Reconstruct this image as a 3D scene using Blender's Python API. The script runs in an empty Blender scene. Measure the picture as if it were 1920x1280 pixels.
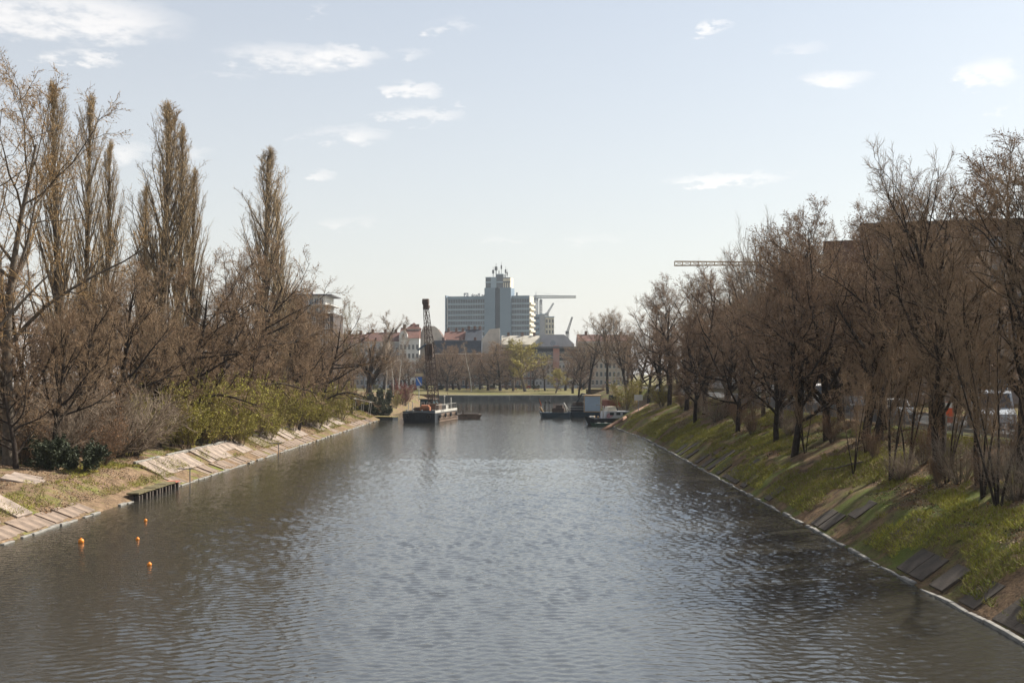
import bpy, math, random
import numpy as np
from mathutils import Vector, Matrix
R = math.radians
random.seed(7); rng = np.random.default_rng(11)
scene = bpy.context.scene
# ------------------------------------------------------------------ camera
F = 2240.0; CX, CY = 981.0, 698.0; CAMZ = 8.0          # photo pixels (1920 wide): focal length, vanishing point, eye height
cam_d = bpy.data.cameras.new('camera'); cam = bpy.data.objects.new('camera', cam_d)
scene.collection.objects.link(cam); scene.camera = cam
cam.location = (0, 0, CAMZ); cam.rotation_euler = (R(90), 0, 0)
cam_d.sensor_width = 36; cam_d.lens = 36 * F / 1920
cam_d.shift_x = -(CX - 960) / 1920; cam_d.shift_y = (CY - 640) / 1920
cam_d.clip_start = 0.5; cam_d.clip_end = 8000
# ------------------------------------------------------------------ world and sun
SUN_AZ, SUN_EL = R(60), R(40)                           # azimuth to the right of the view direction (+Y)
world = bpy.data.worlds.new('World'); scene.world = world; world.use_nodes = True; world.cycles.sampling_method = 'MANUAL'; world.cycles.sample_map_resolution = 256
wn = world.node_tree.nodes; wl = world.node_tree.links; wn.clear()
def N(nodes, t, **kw):
    n = nodes.new(t)
    for k, v in kw.items():
        if k == 'ins':
            for i, val in v.items(): n.inputs[i].default_value = val
        else: setattr(n, k, v)
    return n
def wm(op, a, b=None, c=None):
    n = N(wn, 'ShaderNodeMath', operation=op)
    for i, v in enumerate((a, b, c)):
        if v is None: continue
        if isinstance(v, (int, float)): n.inputs[i].default_value = v
        else: wl.new(v, n.inputs[i])
    return n.outputs[0]
sky = N(wn, 'ShaderNodeTexSky', sky_type='NISHITA', sun_disc=False)
sky.sun_elevation = SUN_EL; sky.sun_rotation = SUN_AZ
sky.altitude = 50; sky.air_density = 1.0; sky.dust_density = 2.0; sky.ozone_density = 1.0
tc = N(wn, 'ShaderNodeTexCoord'); sep = N(wn, 'ShaderNodeSeparateXYZ'); wl.new(tc.outputs['Generated'], sep.inputs[0])
az = wm('ARCTAN2', sep.outputs[0], sep.outputs[1]); el = wm('ARCSINE', sep.outputs[2])
comb = N(wn, 'ShaderNodeCombineXYZ'); wl.new(az, comb.inputs[0]); wl.new(wm('MULTIPLY', el, 2.6), comb.inputs[1])
def wnoise(scale, detail, rough=0.55):
    n = N(wn, 'ShaderNodeTexNoise', ins={'Scale': scale, 'Detail': detail, 'Roughness': rough}); wl.new(comb.outputs[0], n.inputs['Vector']); return n
n1 = wnoise(16, 6, 0.6); n2 = wnoise(55, 5, 0.6); n3 = wnoise(7, 5, 0.6)
d1 = wm('SUBTRACT', n1.outputs['Fac'], 0.5); d2 = wm('SUBTRACT', n2.outputs['Fac'], 0.5)
azd = wm('ADD', az, wm('ADD', wm('MULTIPLY', d1, 0.08), wm('MULTIPLY', d2, 0.05)))
eld = wm('ADD', el, wm('ADD', wm('MULTIPLY', d2, 0.024), wm('MULTIPLY', d1, 0.016)))
CLOUDS = [(150, 30, 190, 44, 1.0), (30, 40, 150, 30, .9), (170, 107, 75, 15, .9), (555, 108, 150, 26, .8), (645, 104, 75, 22, 1.0),
          (785, 168, 62, 16, .9), (795, 216, 85, 12, .8), (645, 253, 90, 16, .8), (225, 288, 45, 22, .8), (350, 288, 30, 16, .6),
          (612, 326, 35, 9, .6), (845, 50, 40, 14, .6), (590, 20, 20, 12, .5), (1337, 50, 26, 12, .9), (1560, 149, 72, 16, .9),
          (1520, 85, 60, 10, .4), (1860, 135, 60, 26, .9), (1365, 336, 115, 12, .9), (1885, 208, 16, 10, .5), (660, 418, 60, 13, .45),
          (950, 448, 60, 9, .4), (1110, 448, 95, 9, .4), (870, 194, 20, 7, .5), (430, 140, 70, 8, .4), (770, 100, 45, 9, .5)]
mask = None
for (px, py, rx, ry, a) in CLOUDS:
    ca = math.atan((px - CX) / F); ce = math.atan((CY - py) / F * math.cos(ca))
    u = wm('MULTIPLY', wm('SUBTRACT', azd, ca), F / (rx * 1.15)); v = wm('MULTIPLY', wm('SUBTRACT', eld, ce), F / (ry * 1.2))
    q = wm('MULTIPLY', wm('SUBTRACT', 1.0, wm('ADD', wm('MULTIPLY', u, u), wm('MULTIPLY', v, v))), a)
    q = wm('MAXIMUM', q, 0.0)
    mask = q if mask is None else wm('MAXIMUM', mask, q)
# the same scattered fair-weather clouds go on around the rest of the sky
out = wm('GREATER_THAN', wm('ABSOLUTE', az), 0.47)
hi = wm('GREATER_THAN', el, 0.34)
els = wm('MAXIMUM', out, hi)
gen = wm('MULTIPLY', wm('MAXIMUM', wm('MULTIPLY', wm('SUBTRACT', n3.outputs['Fac'], 0.60), 7.0), 0.0), els)
gen = wm('MULTIPLY', wm('MINIMUM', gen, 1.0), wm('GREATER_THAN', el, 0.03))
mask = wm('MAXIMUM', mask, gen)
mr = N(wn, 'ShaderNodeMapRange', interpolation_type='SMOOTHSTEP'); wl.new(wm('ADD', mask, wm('MULTIPLY', wm('ADD', d2, d1), wm('MULTIPLY', mask, 2.2))), mr.inputs[0])
mr.inputs[1].default_value = 0.05; mr.inputs[2].default_value = 1.25; mr.inputs[3].default_value = 0.0; mr.inputs[4].default_value = 0.6
mix = N(wn, 'ShaderNodeMixRGB'); wl.new(mr.outputs[0], mix.inputs[0])
# high thin veil desaturates the blue a little, everywhere
veil = N(wn, 'ShaderNodeMixRGB'); vf = N(wn, 'ShaderNodeMapRange', ins={1: 0.0, 2: 0.36, 3: 0.64, 4: 0.34}); wl.new(el, vf.inputs[0]); wl.new(vf.outputs[0], veil.inputs[0]); wl.new(sky.outputs[0], veil.inputs[1]); veil.inputs[2].default_value = (8.7, 7.3, 6.7, 1)
tint = N(wn, 'ShaderNodeMixRGB', blend_type='MULTIPLY'); tint.inputs[0].default_value = 1; tint.inputs[2].default_value = (.885, .985, 1.0, 1); wl.new(veil.outputs[0], tint.inputs[1]); wl.new(tint.outputs[0], mix.inputs[1]); mix.inputs[2].default_value = (8.9, 8.5, 8.1, 1)
bg = N(wn, 'ShaderNodeBackground'); bg.inputs[1].default_value = 0.075
wl.new(mix.outputs[0], bg.inputs[0])
wo = N(wn, 'ShaderNodeOutputWorld'); wl.new(bg.outputs[0], wo.inputs[0])
sun_d = bpy.data.lights.new('sun', 'SUN'); sun = bpy.data.objects.new('sun', sun_d); scene.collection.objects.link(sun)
sun_d.energy = 5.0; sun_d.angle = R(0.6); sun_d.color = (1.0, 0.93, 0.82)
sd = Vector((math.sin(SUN_AZ) * math.cos(SUN_EL), math.cos(SUN_AZ) * math.cos(SUN_EL), math.sin(SUN_EL)))
sun.rotation_euler = sd.to_track_quat('Z', 'Y').to_euler(); sun.location = (60, 40, 80)
vs = scene.view_settings; vs.view_transform = 'Standard'; vs.look = 'None'; vs.gamma = 1; vs.use_curve_mapping = False; vs.exposure = 0.88
cy = scene.cycles; cy.max_bounces = 3; cy.diffuse_bounces = 2; cy.glossy_bounces = 2; cy.transmission_bounces = 2; cy.volume_bounces = 0
cy.transparent_max_bounces = 8; cy.use_denoising = True; cy.denoising_prefilter = 'ACCURATE'; cy.caustics_reflective = False; cy.caustics_refractive = False; cy.sample_clamp_indirect = 4; cy.adaptive_threshold = 0.015

# ------------------------------------------------------------------ helpers
def PX(px, py, Y): return Vector(((px - CX) * Y / F, Y, CAMZ - (py - CY) * Y / F))
MATS = {}
def mat(name, c, rough=0.85, var=0.25, scale=3.0, bump=0.0, bscale=None, metal=0.0, c2=None, detail=5, spec=0.4):
    if name in MATS: return MATS[name]
    m = bpy.data.materials.new(name); m.use_nodes = True; nt = m.node_tree; b = nt.nodes['Principled BSDF']
    b.inputs['Roughness'].default_value = rough; b.inputs['Metallic'].default_value = metal; b.inputs['Specular IOR Level'].default_value = spec
    if var or c2 or bump:
        t = nt.nodes.new('ShaderNodeTexCoord')
        n = N(nt.nodes, 'ShaderNodeTexNoise', ins={'Scale': scale, 'Detail': detail, 'Roughness': 0.6}); nt.links.new(t.outputs['Object'], n.inputs['Vector'])
        cr = nt.nodes.new('ShaderNodeValToRGB'); e = cr.color_ramp.elements
        lo = tuple(x * (1 - var) for x in c); hi_ = c2 or tuple(min(1, x * (1 + var)) for x in c)
        e[0].position = 0.32; e[1].position = 0.68; e[0].color = (*lo, 1); e[1].color = (*hi_, 1)
        nt.links.new(n.outputs['Fac'], cr.inputs[0]); nt.links.new(cr.outputs[0], b.inputs['Base Color'])
        if bump:
            n2 = N(nt.nodes, 'ShaderNodeTexNoise', ins={'Scale': bscale or scale * 3, 'Detail': 4.0}); nt.links.new(t.outputs['Object'], n2.inputs['Vector'])
            bp = nt.nodes.new('ShaderNodeBump'); bp.inputs['Distance'].default_value = bump; nt.links.new(n2.outputs['Fac'], bp.inputs['Height']); nt.links.new(bp.outputs[0], b.inputs['Normal'])
    else: b.inputs['Base Color'].default_value = (*c, 1)
    MATS[name] = m; return m
def glass(name, c=(0.03, 0.04, 0.05), rough=0.08):
    if name in MATS: return MATS[name]
    m = bpy.data.materials.new(name); m.use_nodes = True; b = m.node_tree.nodes['Principled BSDF']
    b.inputs['Base Color'].default_value = (*c, 1); b.inputs['Roughness'].default_value = rough; b.inputs['Specular IOR Level'].default_value = 0.7
    MATS[name] = m; return m

class MB:
    """collects shapes, build() links them as one mesh object"""
    def __init__(s): s.v = []; s.f = []; s.mi = []; s.cur = 0
    def add(s, vs, fs):
        o = len(s.v); s.v += [tuple(v) for v in vs]; s.f += [tuple(i + o for i in f) for f in fs]; s.mi += [s.cur] * len(fs); return s
    def box(s, c, d, rz=0.0, rx=0.0, ry=0.0):
        M = Matrix.Translation(c) @ Matrix.Rotation(rz, 4, 'Z') @ Matrix.Rotation(rx, 4, 'X') @ Matrix.Rotation(ry, 4, 'Y')
        vs = [M @ Vector((x * d[0] / 2, y * d[1] / 2, z * d[2] / 2)) for x in (-1, 1) for y in (-1, 1) for z in (-1, 1)]
        return s.add(vs, [(0, 1, 3, 2), (4, 6, 7, 5), (0, 4, 5, 1), (2, 3, 7, 6), (0, 2, 6, 4), (1, 5, 7, 3)])
    def b2(s, x0, x1, y0, y1, z0, z1): return s.box(((x0 + x1) / 2, (y0 + y1) / 2, (z0 + z1) / 2), (x1 - x0, y1 - y0, z1 - z0))
    def cyl(s, p0, p1, r0, r1=None, n=8, caps=True):
        p0 = Vector(p0); p1 = Vector(p1); r1 = r0 if r1 is None else r1
        d = (p1 - p0).normalized(); a = d.orthogonal().normalized(); b = d.cross(a)
        vs = []
        for p, r in ((p0, r0), (p1, r1)):
            for i in range(n):
                t = 2 * math.pi * i / n; vs.append(p + a * (r * math.cos(t)) + b * (r * math.sin(t)))
        fs = [(i, (i + 1) % n, n + (i + 1) % n, n + i) for i in range(n)]
        if caps: fs += [tuple(range(n - 1, -1, -1)), tuple(range(n, 2 * n))]
        return s.add(vs, fs)
    def tube(s, pts, r, n=6):
        for a, b in zip(pts[:-1], pts[1:]): s.cyl(a, b, r, n=n)
        return s
    def prism(s, poly, axis, a0, a1):
        """poly of 2-d points extruded along axis 'x','y' or 'z'"""
        def mk(p, a): return {'x': (a, p[0], p[1]), 'y': (p[0], a, p[1]), 'z': (p[0], p[1], a)}[axis]
        n = len(poly); vs = [mk(p, a0) for p in poly] + [mk(p, a1) for p in poly]
        return s.add(vs, [tuple(range(n)), tuple(range(2 * n - 1, n - 1, -1))] + [(i, n + i, n + (i + 1) % n, (i + 1) % n) for i in range(n)])
    def ball(s, c, r, n=10, m=6, sz=1.0):
        vs = []; fs = []
        for j in range(m + 1):
            ph = math.pi * j / m
            for i in range(n):
                t = 2 * math.pi * i / n; vs.append((c[0] + r * math.sin(ph) * math.cos(t), c[1] + r * math.sin(ph) * math.sin(t), c[2] + r * sz * math.cos(ph)))
        for j in range(m):
            for i in range(n): fs.append((j * n + i, (j + 1) * n + i, (j + 1) * n + (i + 1) % n, j * n + (i + 1) % n))
        return s.add(vs, fs)
    def mesh(s, name, mats, smooth=False):
        me = bpy.data.meshes.new(name); me.from_pydata(s.v, [], s.f)
        for m in (mats if isinstance(mats, (list, tuple)) else [mats]): me.materials.append(m)
        if len(me.materials) > 1: me.polygons.foreach_set('material_index', s.mi)
        if smooth: me.polygons.foreach_set('use_smooth', [True] * len(me.polygons))
        import bmesh
        bm = bmesh.new(); bm.from_mesh(me); bmesh.ops.recalc_face_normals(bm, faces=bm.faces); bm.to_mesh(me); bm.free()
        me.update(); return me
    def build(s, name, mats, parent=None, smooth=False): return link(name, s.mesh(name, mats, smooth), parent)
def link(name, data, parent=None, loc=None, rz=0.0):
    o = bpy.data.objects.new(name, data); scene.collection.objects.link(o)
    if parent is not None: o.parent = parent
    if loc is not None: o.location = loc
    if rz: o.rotation_euler = (0, 0, rz)
    return o
def tag(o, label=None, cat=None, group=None, kind=None):
    if label: o['label'] = label
    if cat: o['category'] = cat
    if group: o['group'] = group
    if kind: o['kind'] = kind
    return o
def thing(name, label, cat, loc=(0, 0, 0), rz=0.0, group=None):
    return tag(link(name, None, None, loc, rz), label, cat, group)
def raw_mesh(name, V, Fq, mats, mi=None, smooth=False):
    """numpy verts (N,3) and quads/tris (M,k)"""
    me = bpy.data.meshes.new(name); V = np.asarray(V, dtype=np.float32); Fq = np.asarray(Fq, dtype=np.int32)
    me.vertices.add(len(V)); me.vertices.foreach_set('co', V.ravel())
    k = Fq.shape[1]; me.loops.add(Fq.size); me.loops.foreach_set('vertex_index', Fq.ravel())
    me.polygons.add(len(Fq)); me.polygons.foreach_set('loop_start', np.arange(0, Fq.size, k, dtype=np.int32))
    me.polygons.foreach_set('loop_total', np.full(len(Fq), k, dtype=np.int32))
    for m in (mats if isinstance(mats, (list, tuple)) else [mats]): me.materials.append(m)
    if mi is not None: me.polygons.foreach_set('material_index', np.asarray(mi, dtype=np.int32))
    if smooth: me.polygons.foreach_set('use_smooth', np.ones(len(Fq), dtype=bool))
    me.update(calc_edges=True); me.validate(); return me
ORD = ['first', 'second', 'third', 'fourth', 'fifth', 'sixth', 'seventh', 'eighth', 'ninth', 'tenth', 'eleventh', 'twelfth', 'thirteenth', 'fourteenth', 'fifteenth',
       'sixteenth', 'seventeenth', 'eighteenth', 'nineteenth', 'twentieth', 'twenty-first', 'twenty-second', 'twenty-third', 'twenty-fourth', 'twenty-fifth',
       'twenty-sixth', 'twenty-seventh', 'twenty-eighth', 'twenty-ninth', 'thirtieth']
# value noise for terrain
_tab = np.random.default_rng(3).random((64, 64))
def vnoise(x, y):
    x = np.asarray(x, float); y = np.asarray(y, float); xi = np.floor(x).astype(int); yi = np.floor(y).astype(int); fx = x - xi; fy = y - yi
    fx = fx * fx * (3 - 2 * fx); fy = fy * fy * (3 - 2 * fy); T = lambda a, b: _tab[a % 64, b % 64]
    return (T(xi, yi) * (1 - fx) + T(xi + 1, yi) * fx) * (1 - fy) + (T(xi, yi + 1) * (1 - fx) + T(xi + 1, yi + 1) * fx) * fy - 0.5
def fbm(x, y): return vnoise(x, y) + 0.5 * vnoise(x * 2.1 + 7, y * 2.1) + 0.25 * vnoise(x * 4.3, y * 4.3 + 5)

# ------------------------------------------------------------------ terrain
LP = [(-24.3, -1.5), (-24.32, 0.05), (-25.5, 0.5), (-27.3, 1.35), (-31, 1.95), (-38, 2.5), (-60, 3.0), (-2500, 3.2)]
RP = [(0.0, -1.5), (0.02, 0.03), (0.3, 0.12), (2.5, 1.7), (9.3, 4.4), (9.8, 4.45), (2500, 4.5)]     # offsets from the right waterline
def sstep(a, b, x): t = np.clip((np.asarray(x, float) - a) / (b - a), 0, 1); return t * t * (3 - 2 * t)
def xw(Y): return 14.7 - 1.4 * sstep(140, 174, Y) + 8.0 * sstep(183, 190, Y) - 5.0 * sstep(238, 256, Y)
def gl(X, Y):
    z = np.interp(-np.asarray(X, float), [-p[0] for p in LP], [p[1] for p in LP]); a = sstep(24.6, 28.5, -np.asarray(X, float))
    return z + a * (0.28 * fbm(np.asarray(X) * .35, np.asarray(Y) * .35) + 0.10 * fbm(np.asarray(X) * 1.3, np.asarray(Y) * 1.3))
def gr(X, Y):
    o = np.asarray(X, float) - xw(Y); z = np.interp(o, [p[0] for p in RP], [p[1] for p in RP]); a = sstep(0.5, 2.5, o) * (1 - sstep(8.5, 9.3, o))
    return z + a * (0.30 * fbm(np.asarray(X) * .4 + 9, np.asarray(Y) * .3) + 0.10 * fbm(np.asarray(X) * 1.4, np.asarray(Y) * 1.2))
def ground(X, Y): return float(gl(X, Y)) if X < 0 else float(gr(X, Y))
def grid(xs_of_row, ys, zf):
    V = []; 
    for y in ys:
        xs = xs_of_row(y); V.append(np.stack([xs, np.full(len(xs), y), zf(xs, np.full(len(xs), y))], 1))
    n = len(V[0]); V = np.concatenate(V); r = len(ys)
    i = (np.arange(r - 1)[:, None] * n + np.arange(n - 1)[None]).ravel()
    return V, np.stack([i, i + 1, i + n + 1, i + n], 1)
def ground_mat(name, soil, soil2, green, gscale, gthr, gsoft=0.08):
    m = bpy.data.materials.new(name); m.use_nodes = True; nt = m.node_tree; L = nt.links; b = nt.nodes['Principled BSDF']; b.inputs['Roughness'].default_value = 0.95; b.inputs['Specular IOR Level'].default_value = 0.1
    t = nt.nodes.new('ShaderNodeTexCoord')
    def nz(s, d=6, r=0.65): n = N(nt.nodes, 'ShaderNodeTexNoise', ins={'Scale': s, 'Detail': d, 'Roughness': r}); L.new(t.outputs['Object'], n.inputs['Vector']); return n
    a = nz(1.4); c = nz(9.0, 4); g = nz(gscale); s = nz(0.25, 3)
    cr = nt.nodes.new('ShaderNodeValToRGB'); e = cr.color_ramp.elements; e[0].position = .3; e[1].position = .7; e[0].color = (*soil, 1); e[1].color = (*soil2, 1)
    mx0 = N(nt.nodes, 'ShaderNodeMath', operation='ADD'); L.new(a.outputs[0], mx0.inputs[0]); 
    sc = N(nt.nodes, 'ShaderNodeMath', operation='MULTIPLY_ADD', ins={1: 0.9, 2: -0.45}); L.new(c.outputs[0], sc.inputs[0]); L.new(sc.outputs[0], mx0.inputs[1]); L.new(mx0.outputs[0], cr.inputs[0])
    mrn = N(nt.nodes, 'ShaderNodeMapRange', ins={1: gthr - gsoft, 2: gthr + gsoft}); 
    ad = N(nt.nodes, 'ShaderNodeMath', operation='MULTIPLY_ADD', ins={1: 0.35, 2: -0.17}); L.new(c.outputs[0], ad.inputs[0])
    a2 = N(nt.nodes, 'ShaderNodeMath', operation='ADD'); L.new(g.outputs[0], a2.inputs[0]); L.new(ad.outputs[0], a2.inputs[1]); L.new(a2.outputs[0], mrn.inputs[0])
    mx = nt.nodes.new('ShaderNodeMixRGB'); L.new(mrn.outputs[0], mx.inputs[0]); L.new(cr.outputs[0], mx.inputs[1]); mx.inputs[2].default_value = (*green, 1)
    L.new(mx.outputs[0], b.inputs['Base Color'])
    bp = N(nt.nodes, 'ShaderNodeBump', ins={'Distance': 0.06}); L.new(c.outputs[0], bp.inputs['Height']); L.new(bp.outputs[0], b.inputs['Normal'])
    return m
M_left = ground_mat('earth_and_leaves', (.075, .05, .032), (.26, .18, .115), (.13, .15, .03), .5, .60)
M_right = ground_mat('grassy_earth', (.05, .035, .024), (.20, .13, .075), (.10, .12, .028), .3, .55)
M_far = ground_mat('park_grass', (.13, .105, .055), (.21, .17, .085), (.12, .12, .04), .06, .52)
ysL = np.concatenate([np.arange(-60, 40, 4.0), np.arange(40, 210, 0.6), np.arange(210, 331, 2.0)])
xL = np.concatenate([np.array([-24.3, -24.32, -24.7, -25.1, -25.5]), np.arange(-25.9, -34, -0.5), np.arange(-34, -62, -2.0), [-90, -200, -2500]])
V, Q = grid(lambda y: xL, ysL, gl)
left_bank = tag(link('left_bank', raw_mesh('left_bank', V, Q[:, ::-1], M_left, smooth=True)), kind='structure')
oR = np.concatenate([[0, 0.02, 0.3, 0.7], np.arange(1.1, 10, 0.5), [10.5, 14, 30, 60, 150, 2500]])
V, Q = grid(lambda y: oR + float(xw(y)), ysL, gr)
right_bank = tag(link('right_bank', raw_mesh('right_bank', V, Q, M_right, smooth=True)), kind='structure')
# ends of the two banks at the basin
mb = MB(); mb.b2(-2500, -24.3, 330, 331.5, -1.5, 2.0); mb.build('left_bank_end', M_left, left_bank)
mb = MB(); mb.b2(17.4, 2500, 330, 331.5, -1.5, 3.4); mb.build('right_bank_end', M_right, right_bank)
# far shore: quay wall and park, then the city ground out to the horizon
QY = 348.0
fx = np.array([-2500, -400, -120, -80, -60, -50, -40, -30, -20, -10, 0, 10, 20, 30, 50, 80, 120, 400, 2500.]); fy = np.array([QY + .5, 352, 356, 362, 370, 380, 390, 400, 415, 425, 432, 600, 1200, 3500.])
V, Q = grid(lambda y: fx, fy, lambda x, y: np.interp(y, [348, 352, 425, 432, 3500], [1.38, 1.45, 2.0, 2.1, 2.1]) + 0.15 * fbm(x * .05, y * .08) * (y < 425))
far_ground = tag(link('park_ground', raw_mesh('park_ground', V, Q, M_far, smooth=True)), kind='structure')
M_quay = mat('quay_concrete', (.09, .095, .09), .9, .35, .6, .02)
quay = thing('quay_wall', 'low dark concrete quay wall along the far park shore', 'quay wall', (0, QY, 0))
for i in range(34):
    mb = MB(); mb.b2(-100 + i * 6, -94.03 + i * 6, 0, .5, -1.2, 1.25 + random.uniform(-.015, .015)); mb.build('wall_panel', M_quay, quay)
    mb = MB(); mb.b2(-100 + i * 6, -94.05 + i * 6, -.06, .62, 1.27, 1.42); mb.build('coping_stone', mat('coping', (.36, .34, .30), .9, .2, 1.0), quay)
mb = MB(); mb.b2(-2500, 2500, -140, QY + .5, -1.6, -1.5); tag(mb.build('canal_bed', mat('mud', (.04, .035, .025))), kind='structure')
# water
wmx = bpy.data.materials.new('canal_water'); wmx.use_nodes = True; nt = wmx.node_tree; b = nt.nodes['Principled BSDF']
b.inputs['Base Color'].default_value = (.036, .034, .028, 1); b.inputs['Roughness'].default_value = .05; b.inputs['Specular Tint'].default_value = (.86, .95, 1.0, 1); b.inputs['IOR'].default_value = 1.75; b.inputs['Specular IOR Level'].default_value = 1.0
t = nt.nodes.new('ShaderNodeTexCoord')
mp = N(nt.nodes, 'ShaderNodeMapping'); mp.inputs['Scale'].default_value = (0.75, 1.0, 1.0); nt.links.new(t.outputs['Object'], mp.inputs[0])
def wv(s, d, r): n = N(nt.nodes, 'ShaderNodeTexNoise', ins={'Scale': s, 'Detail': d, 'Roughness': r, 'Distortion': .4}); nt.links.new(mp.outputs[0], n.inputs['Vector']); return n.outputs[0]
def nm(op, a, b_):
    n = N(nt.nodes, 'ShaderNodeMath', operation=op)
    for i, v in enumerate((a, b_)):
        if isinstance(v, (int, float)): n.inputs[i].default_value = v
        else: nt.links.new(v, n.inputs[i])
    return n.outputs[0]
h = nm('ADD', wv(7.0, 3, .55), nm('MULTIPLY', wv(2.5, 2, .5), .9))
sy = N(nt.nodes, 'ShaderNodeSeparateXYZ'); nt.links.new(t.outputs['Object'], sy.inputs[0])
calm = N(nt.nodes, 'ShaderNodeMapRange', ins={1: 215.0, 2: 258.0, 3: 1.0, 4: 0.12}); nt.links.new(sy.outputs[1], calm.inputs[0])
bp = N(nt.nodes, 'ShaderNodeBump', ins={'Strength': 1.0, 'Distance': 0.014}); nt.links.new(nm('MULTIPLY', h, calm.outputs[0]), bp.inputs['Height'])
nt.links.new(bp.outputs[0], b.inputs['Normal'])
ys = [20.0]
while ys[-1] < 262: ys.append(ys[-1] * (1.0027 if ys[-1] < 110 else 1.0065))
ys = np.array(ys); xs = np.linspace(-24.6, 23.2, 470); GX, GY = np.meshgrid(xs, ys); GZ = np.zeros_like(GX); rw = np.random.default_rng(77)
for i in range(70):                                        # wind ripples: many short waves running roughly along the canal
    lam = .2 * (.66 / .2) ** rw.random(); th = R(90) + rw.normal(0, .75); kx, ky = math.cos(th) * 6.2832 / lam, math.sin(th) * 6.2832 / lam
    GZ += .027 * lam / 6.2832 * np.sin(kx * GX + ky * GY + rw.random() * 6.28 + 1.5 * vnoise(GX * .3 + i, GY * .3))
GZ *= (.75 + .9 * np.clip(fbm(GX * .06, GY * .03) + .2, -.3, .5)) * (.32 + .85 * sstep(0, 20, GX + 24.3) + .3 * sstep(28, 36, GX + 24.3)) * (1 - .9 * sstep(215, 256, GY)) * sstep(20, 24, GY) * (1 - sstep(256, 262, GY))
n = len(xs); i = (np.arange(len(ys) - 1)[:, None] * n + np.arange(n - 1)[None]).ravel(); Q = np.stack([i, i + 1, i + n + 1, i + n], 1)
V = np.stack([GX, GY, GZ], -1).reshape(-1, 3); o = len(V); ye = float(ys[-1])
V = np.concatenate([V, [(-24.6, -140, 0), (23.2, -140, 0), (23.2, 20, 0), (-24.6, 20, 0), (-2500, ye, 0), (2500, ye, 0), (2500, QY + .3, 0), (-2500, QY + .3, 0)]])
Q = np.concatenate([Q, [(o, o + 1, o + 2, o + 3), (o + 4, o + 5, o + 6, o + 7)]])
tag(link('canal_water', raw_mesh('canal_water', V, Q, wmx, smooth=True)), kind='structure')

# ------------------------------------------------------------------ bank masonry (pieces of the setting)
M_slab = mat('pale_slab', (.25, .20, .165), .9, .5, .8, .015, 14)
M_toe = mat('brown_slab', (.20, .15, .115), .9, .5, .9, .02, 14)
M_kerb = mat('kerb_stone', (.22, .21, .19), .9, .25, 2.0, .01)
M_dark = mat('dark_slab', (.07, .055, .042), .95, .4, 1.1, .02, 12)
def slab_mesh(name, w, l, t, m):
    mb = MB(); e = .02
    mb.add([(-w/2, -l/2, -t), (w/2, -l/2, -t), (w/2, l/2, -t), (-w/2, l/2, -t), (-w/2, -l/2, -e), (w/2, -l/2, -e), (w/2, l/2, -e), (-w/2, l/2, -e),
            (-w/2 + e, -l/2 + e, 0), (w/2 - e, -l/2 + e, 0), (w/2 - e, l/2 - e, 0), (-w/2 + e, l/2 - e, 0)],
           [(3, 2, 1, 0), (0, 1, 5, 4), (1, 2, 6, 5), (2, 3, 7, 6), (3, 0, 4, 7), (4, 5, 9, 8), (5, 6, 10, 9), (6, 7, 11, 10), (7, 4, 8, 11), (8, 9, 10, 11)])
    return mb.mesh(name, m)
def place_slab(name, me, parent, xa, za, xb, zb, y, lift, jit=1.0):
    """slab whose width runs from (xa,za) up the slope to (xb,zb), centred at y"""
    o = link(name, me, parent); o.location = ((xa + xb) / 2, y, (za + zb) / 2 + lift + random.uniform(-.02, .03) * jit)
    o.rotation_euler = (random.gauss(0, .012) * jit, -math.atan2(zb - za, xb - xa) if xb > xa else math.atan2(zb - za, xa - xb), random.gauss(0, .008) * jit)
    return o
toe2_me = slab_mesh('toe_slab', .95, 1.1, .16, M_toe); toe_me = slab_mesh('toe_slab', 1.26, 1.1, .16, M_toe); kl_me = slab_mesh('kerb_stone', .22, 1.13, .4, M_kerb)
y = 34.0
while y < 198:
    dock = 74.0 < y < 83.6; slump = 68.5 < y < 74.0
    if not dock and not slump and fbm(y * .13, 3.3) + random.gauss(0, .12) > -.06:
        place_slab('toe_slab', toe_me if random.random() < .7 else toe2_me, left_bank, -24.42, .10, -25.6, .56, y, .03, 2.2)
    if not dock and random.random() < (.6 if slump else .85):
        o = link('kerb_stone', kl_me, left_bank, (-24.27 + random.gauss(0, .05), y, .08 + random.uniform(-.06, .03)))
        o.rotation_euler = (random.gauss(0, .02), random.gauss(0, .03), random.gauss(0, .02))
    y += 1.16
up_me = slab_mesh('bank_slab', 2.0, 1.86, .14, M_slab); uh_me = slab_mesh('bank_slab', 1.1, 1.86, .14, M_slab)
for (ya, yb) in ((36, 63), (85, 113), (118, 143), (151, 173)):
    y = ya + .9
    while y < yb:
        r = random.random()
        if r < .80: place_slab('bank_slab', up_me, left_bank, -25.66, .66, -27.42, 1.60, y, -.01, 1.8)
        elif r < .93: place_slab('bank_slab', uh_me, left_bank, -26.42, 1.06, -27.40, 1.59, y, -.01, 1.8)
        y += 1.9
rim_me = slab_mesh('rim_stone', .22, 1.86, .2, M_kerb)
for (ya, yb) in ((85, 113), (118, 143)):
    for k in range(int((yb - ya) / 1.9)):
        if random.random() < .85: o = link('rim_stone', rim_me, left_bank, (-27.6, ya + .9 + k * 1.9, 1.66 + random.gauss(0, .012))); o.rotation_euler = (random.gauss(0, .01), .2, random.gauss(0, .02))
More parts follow.
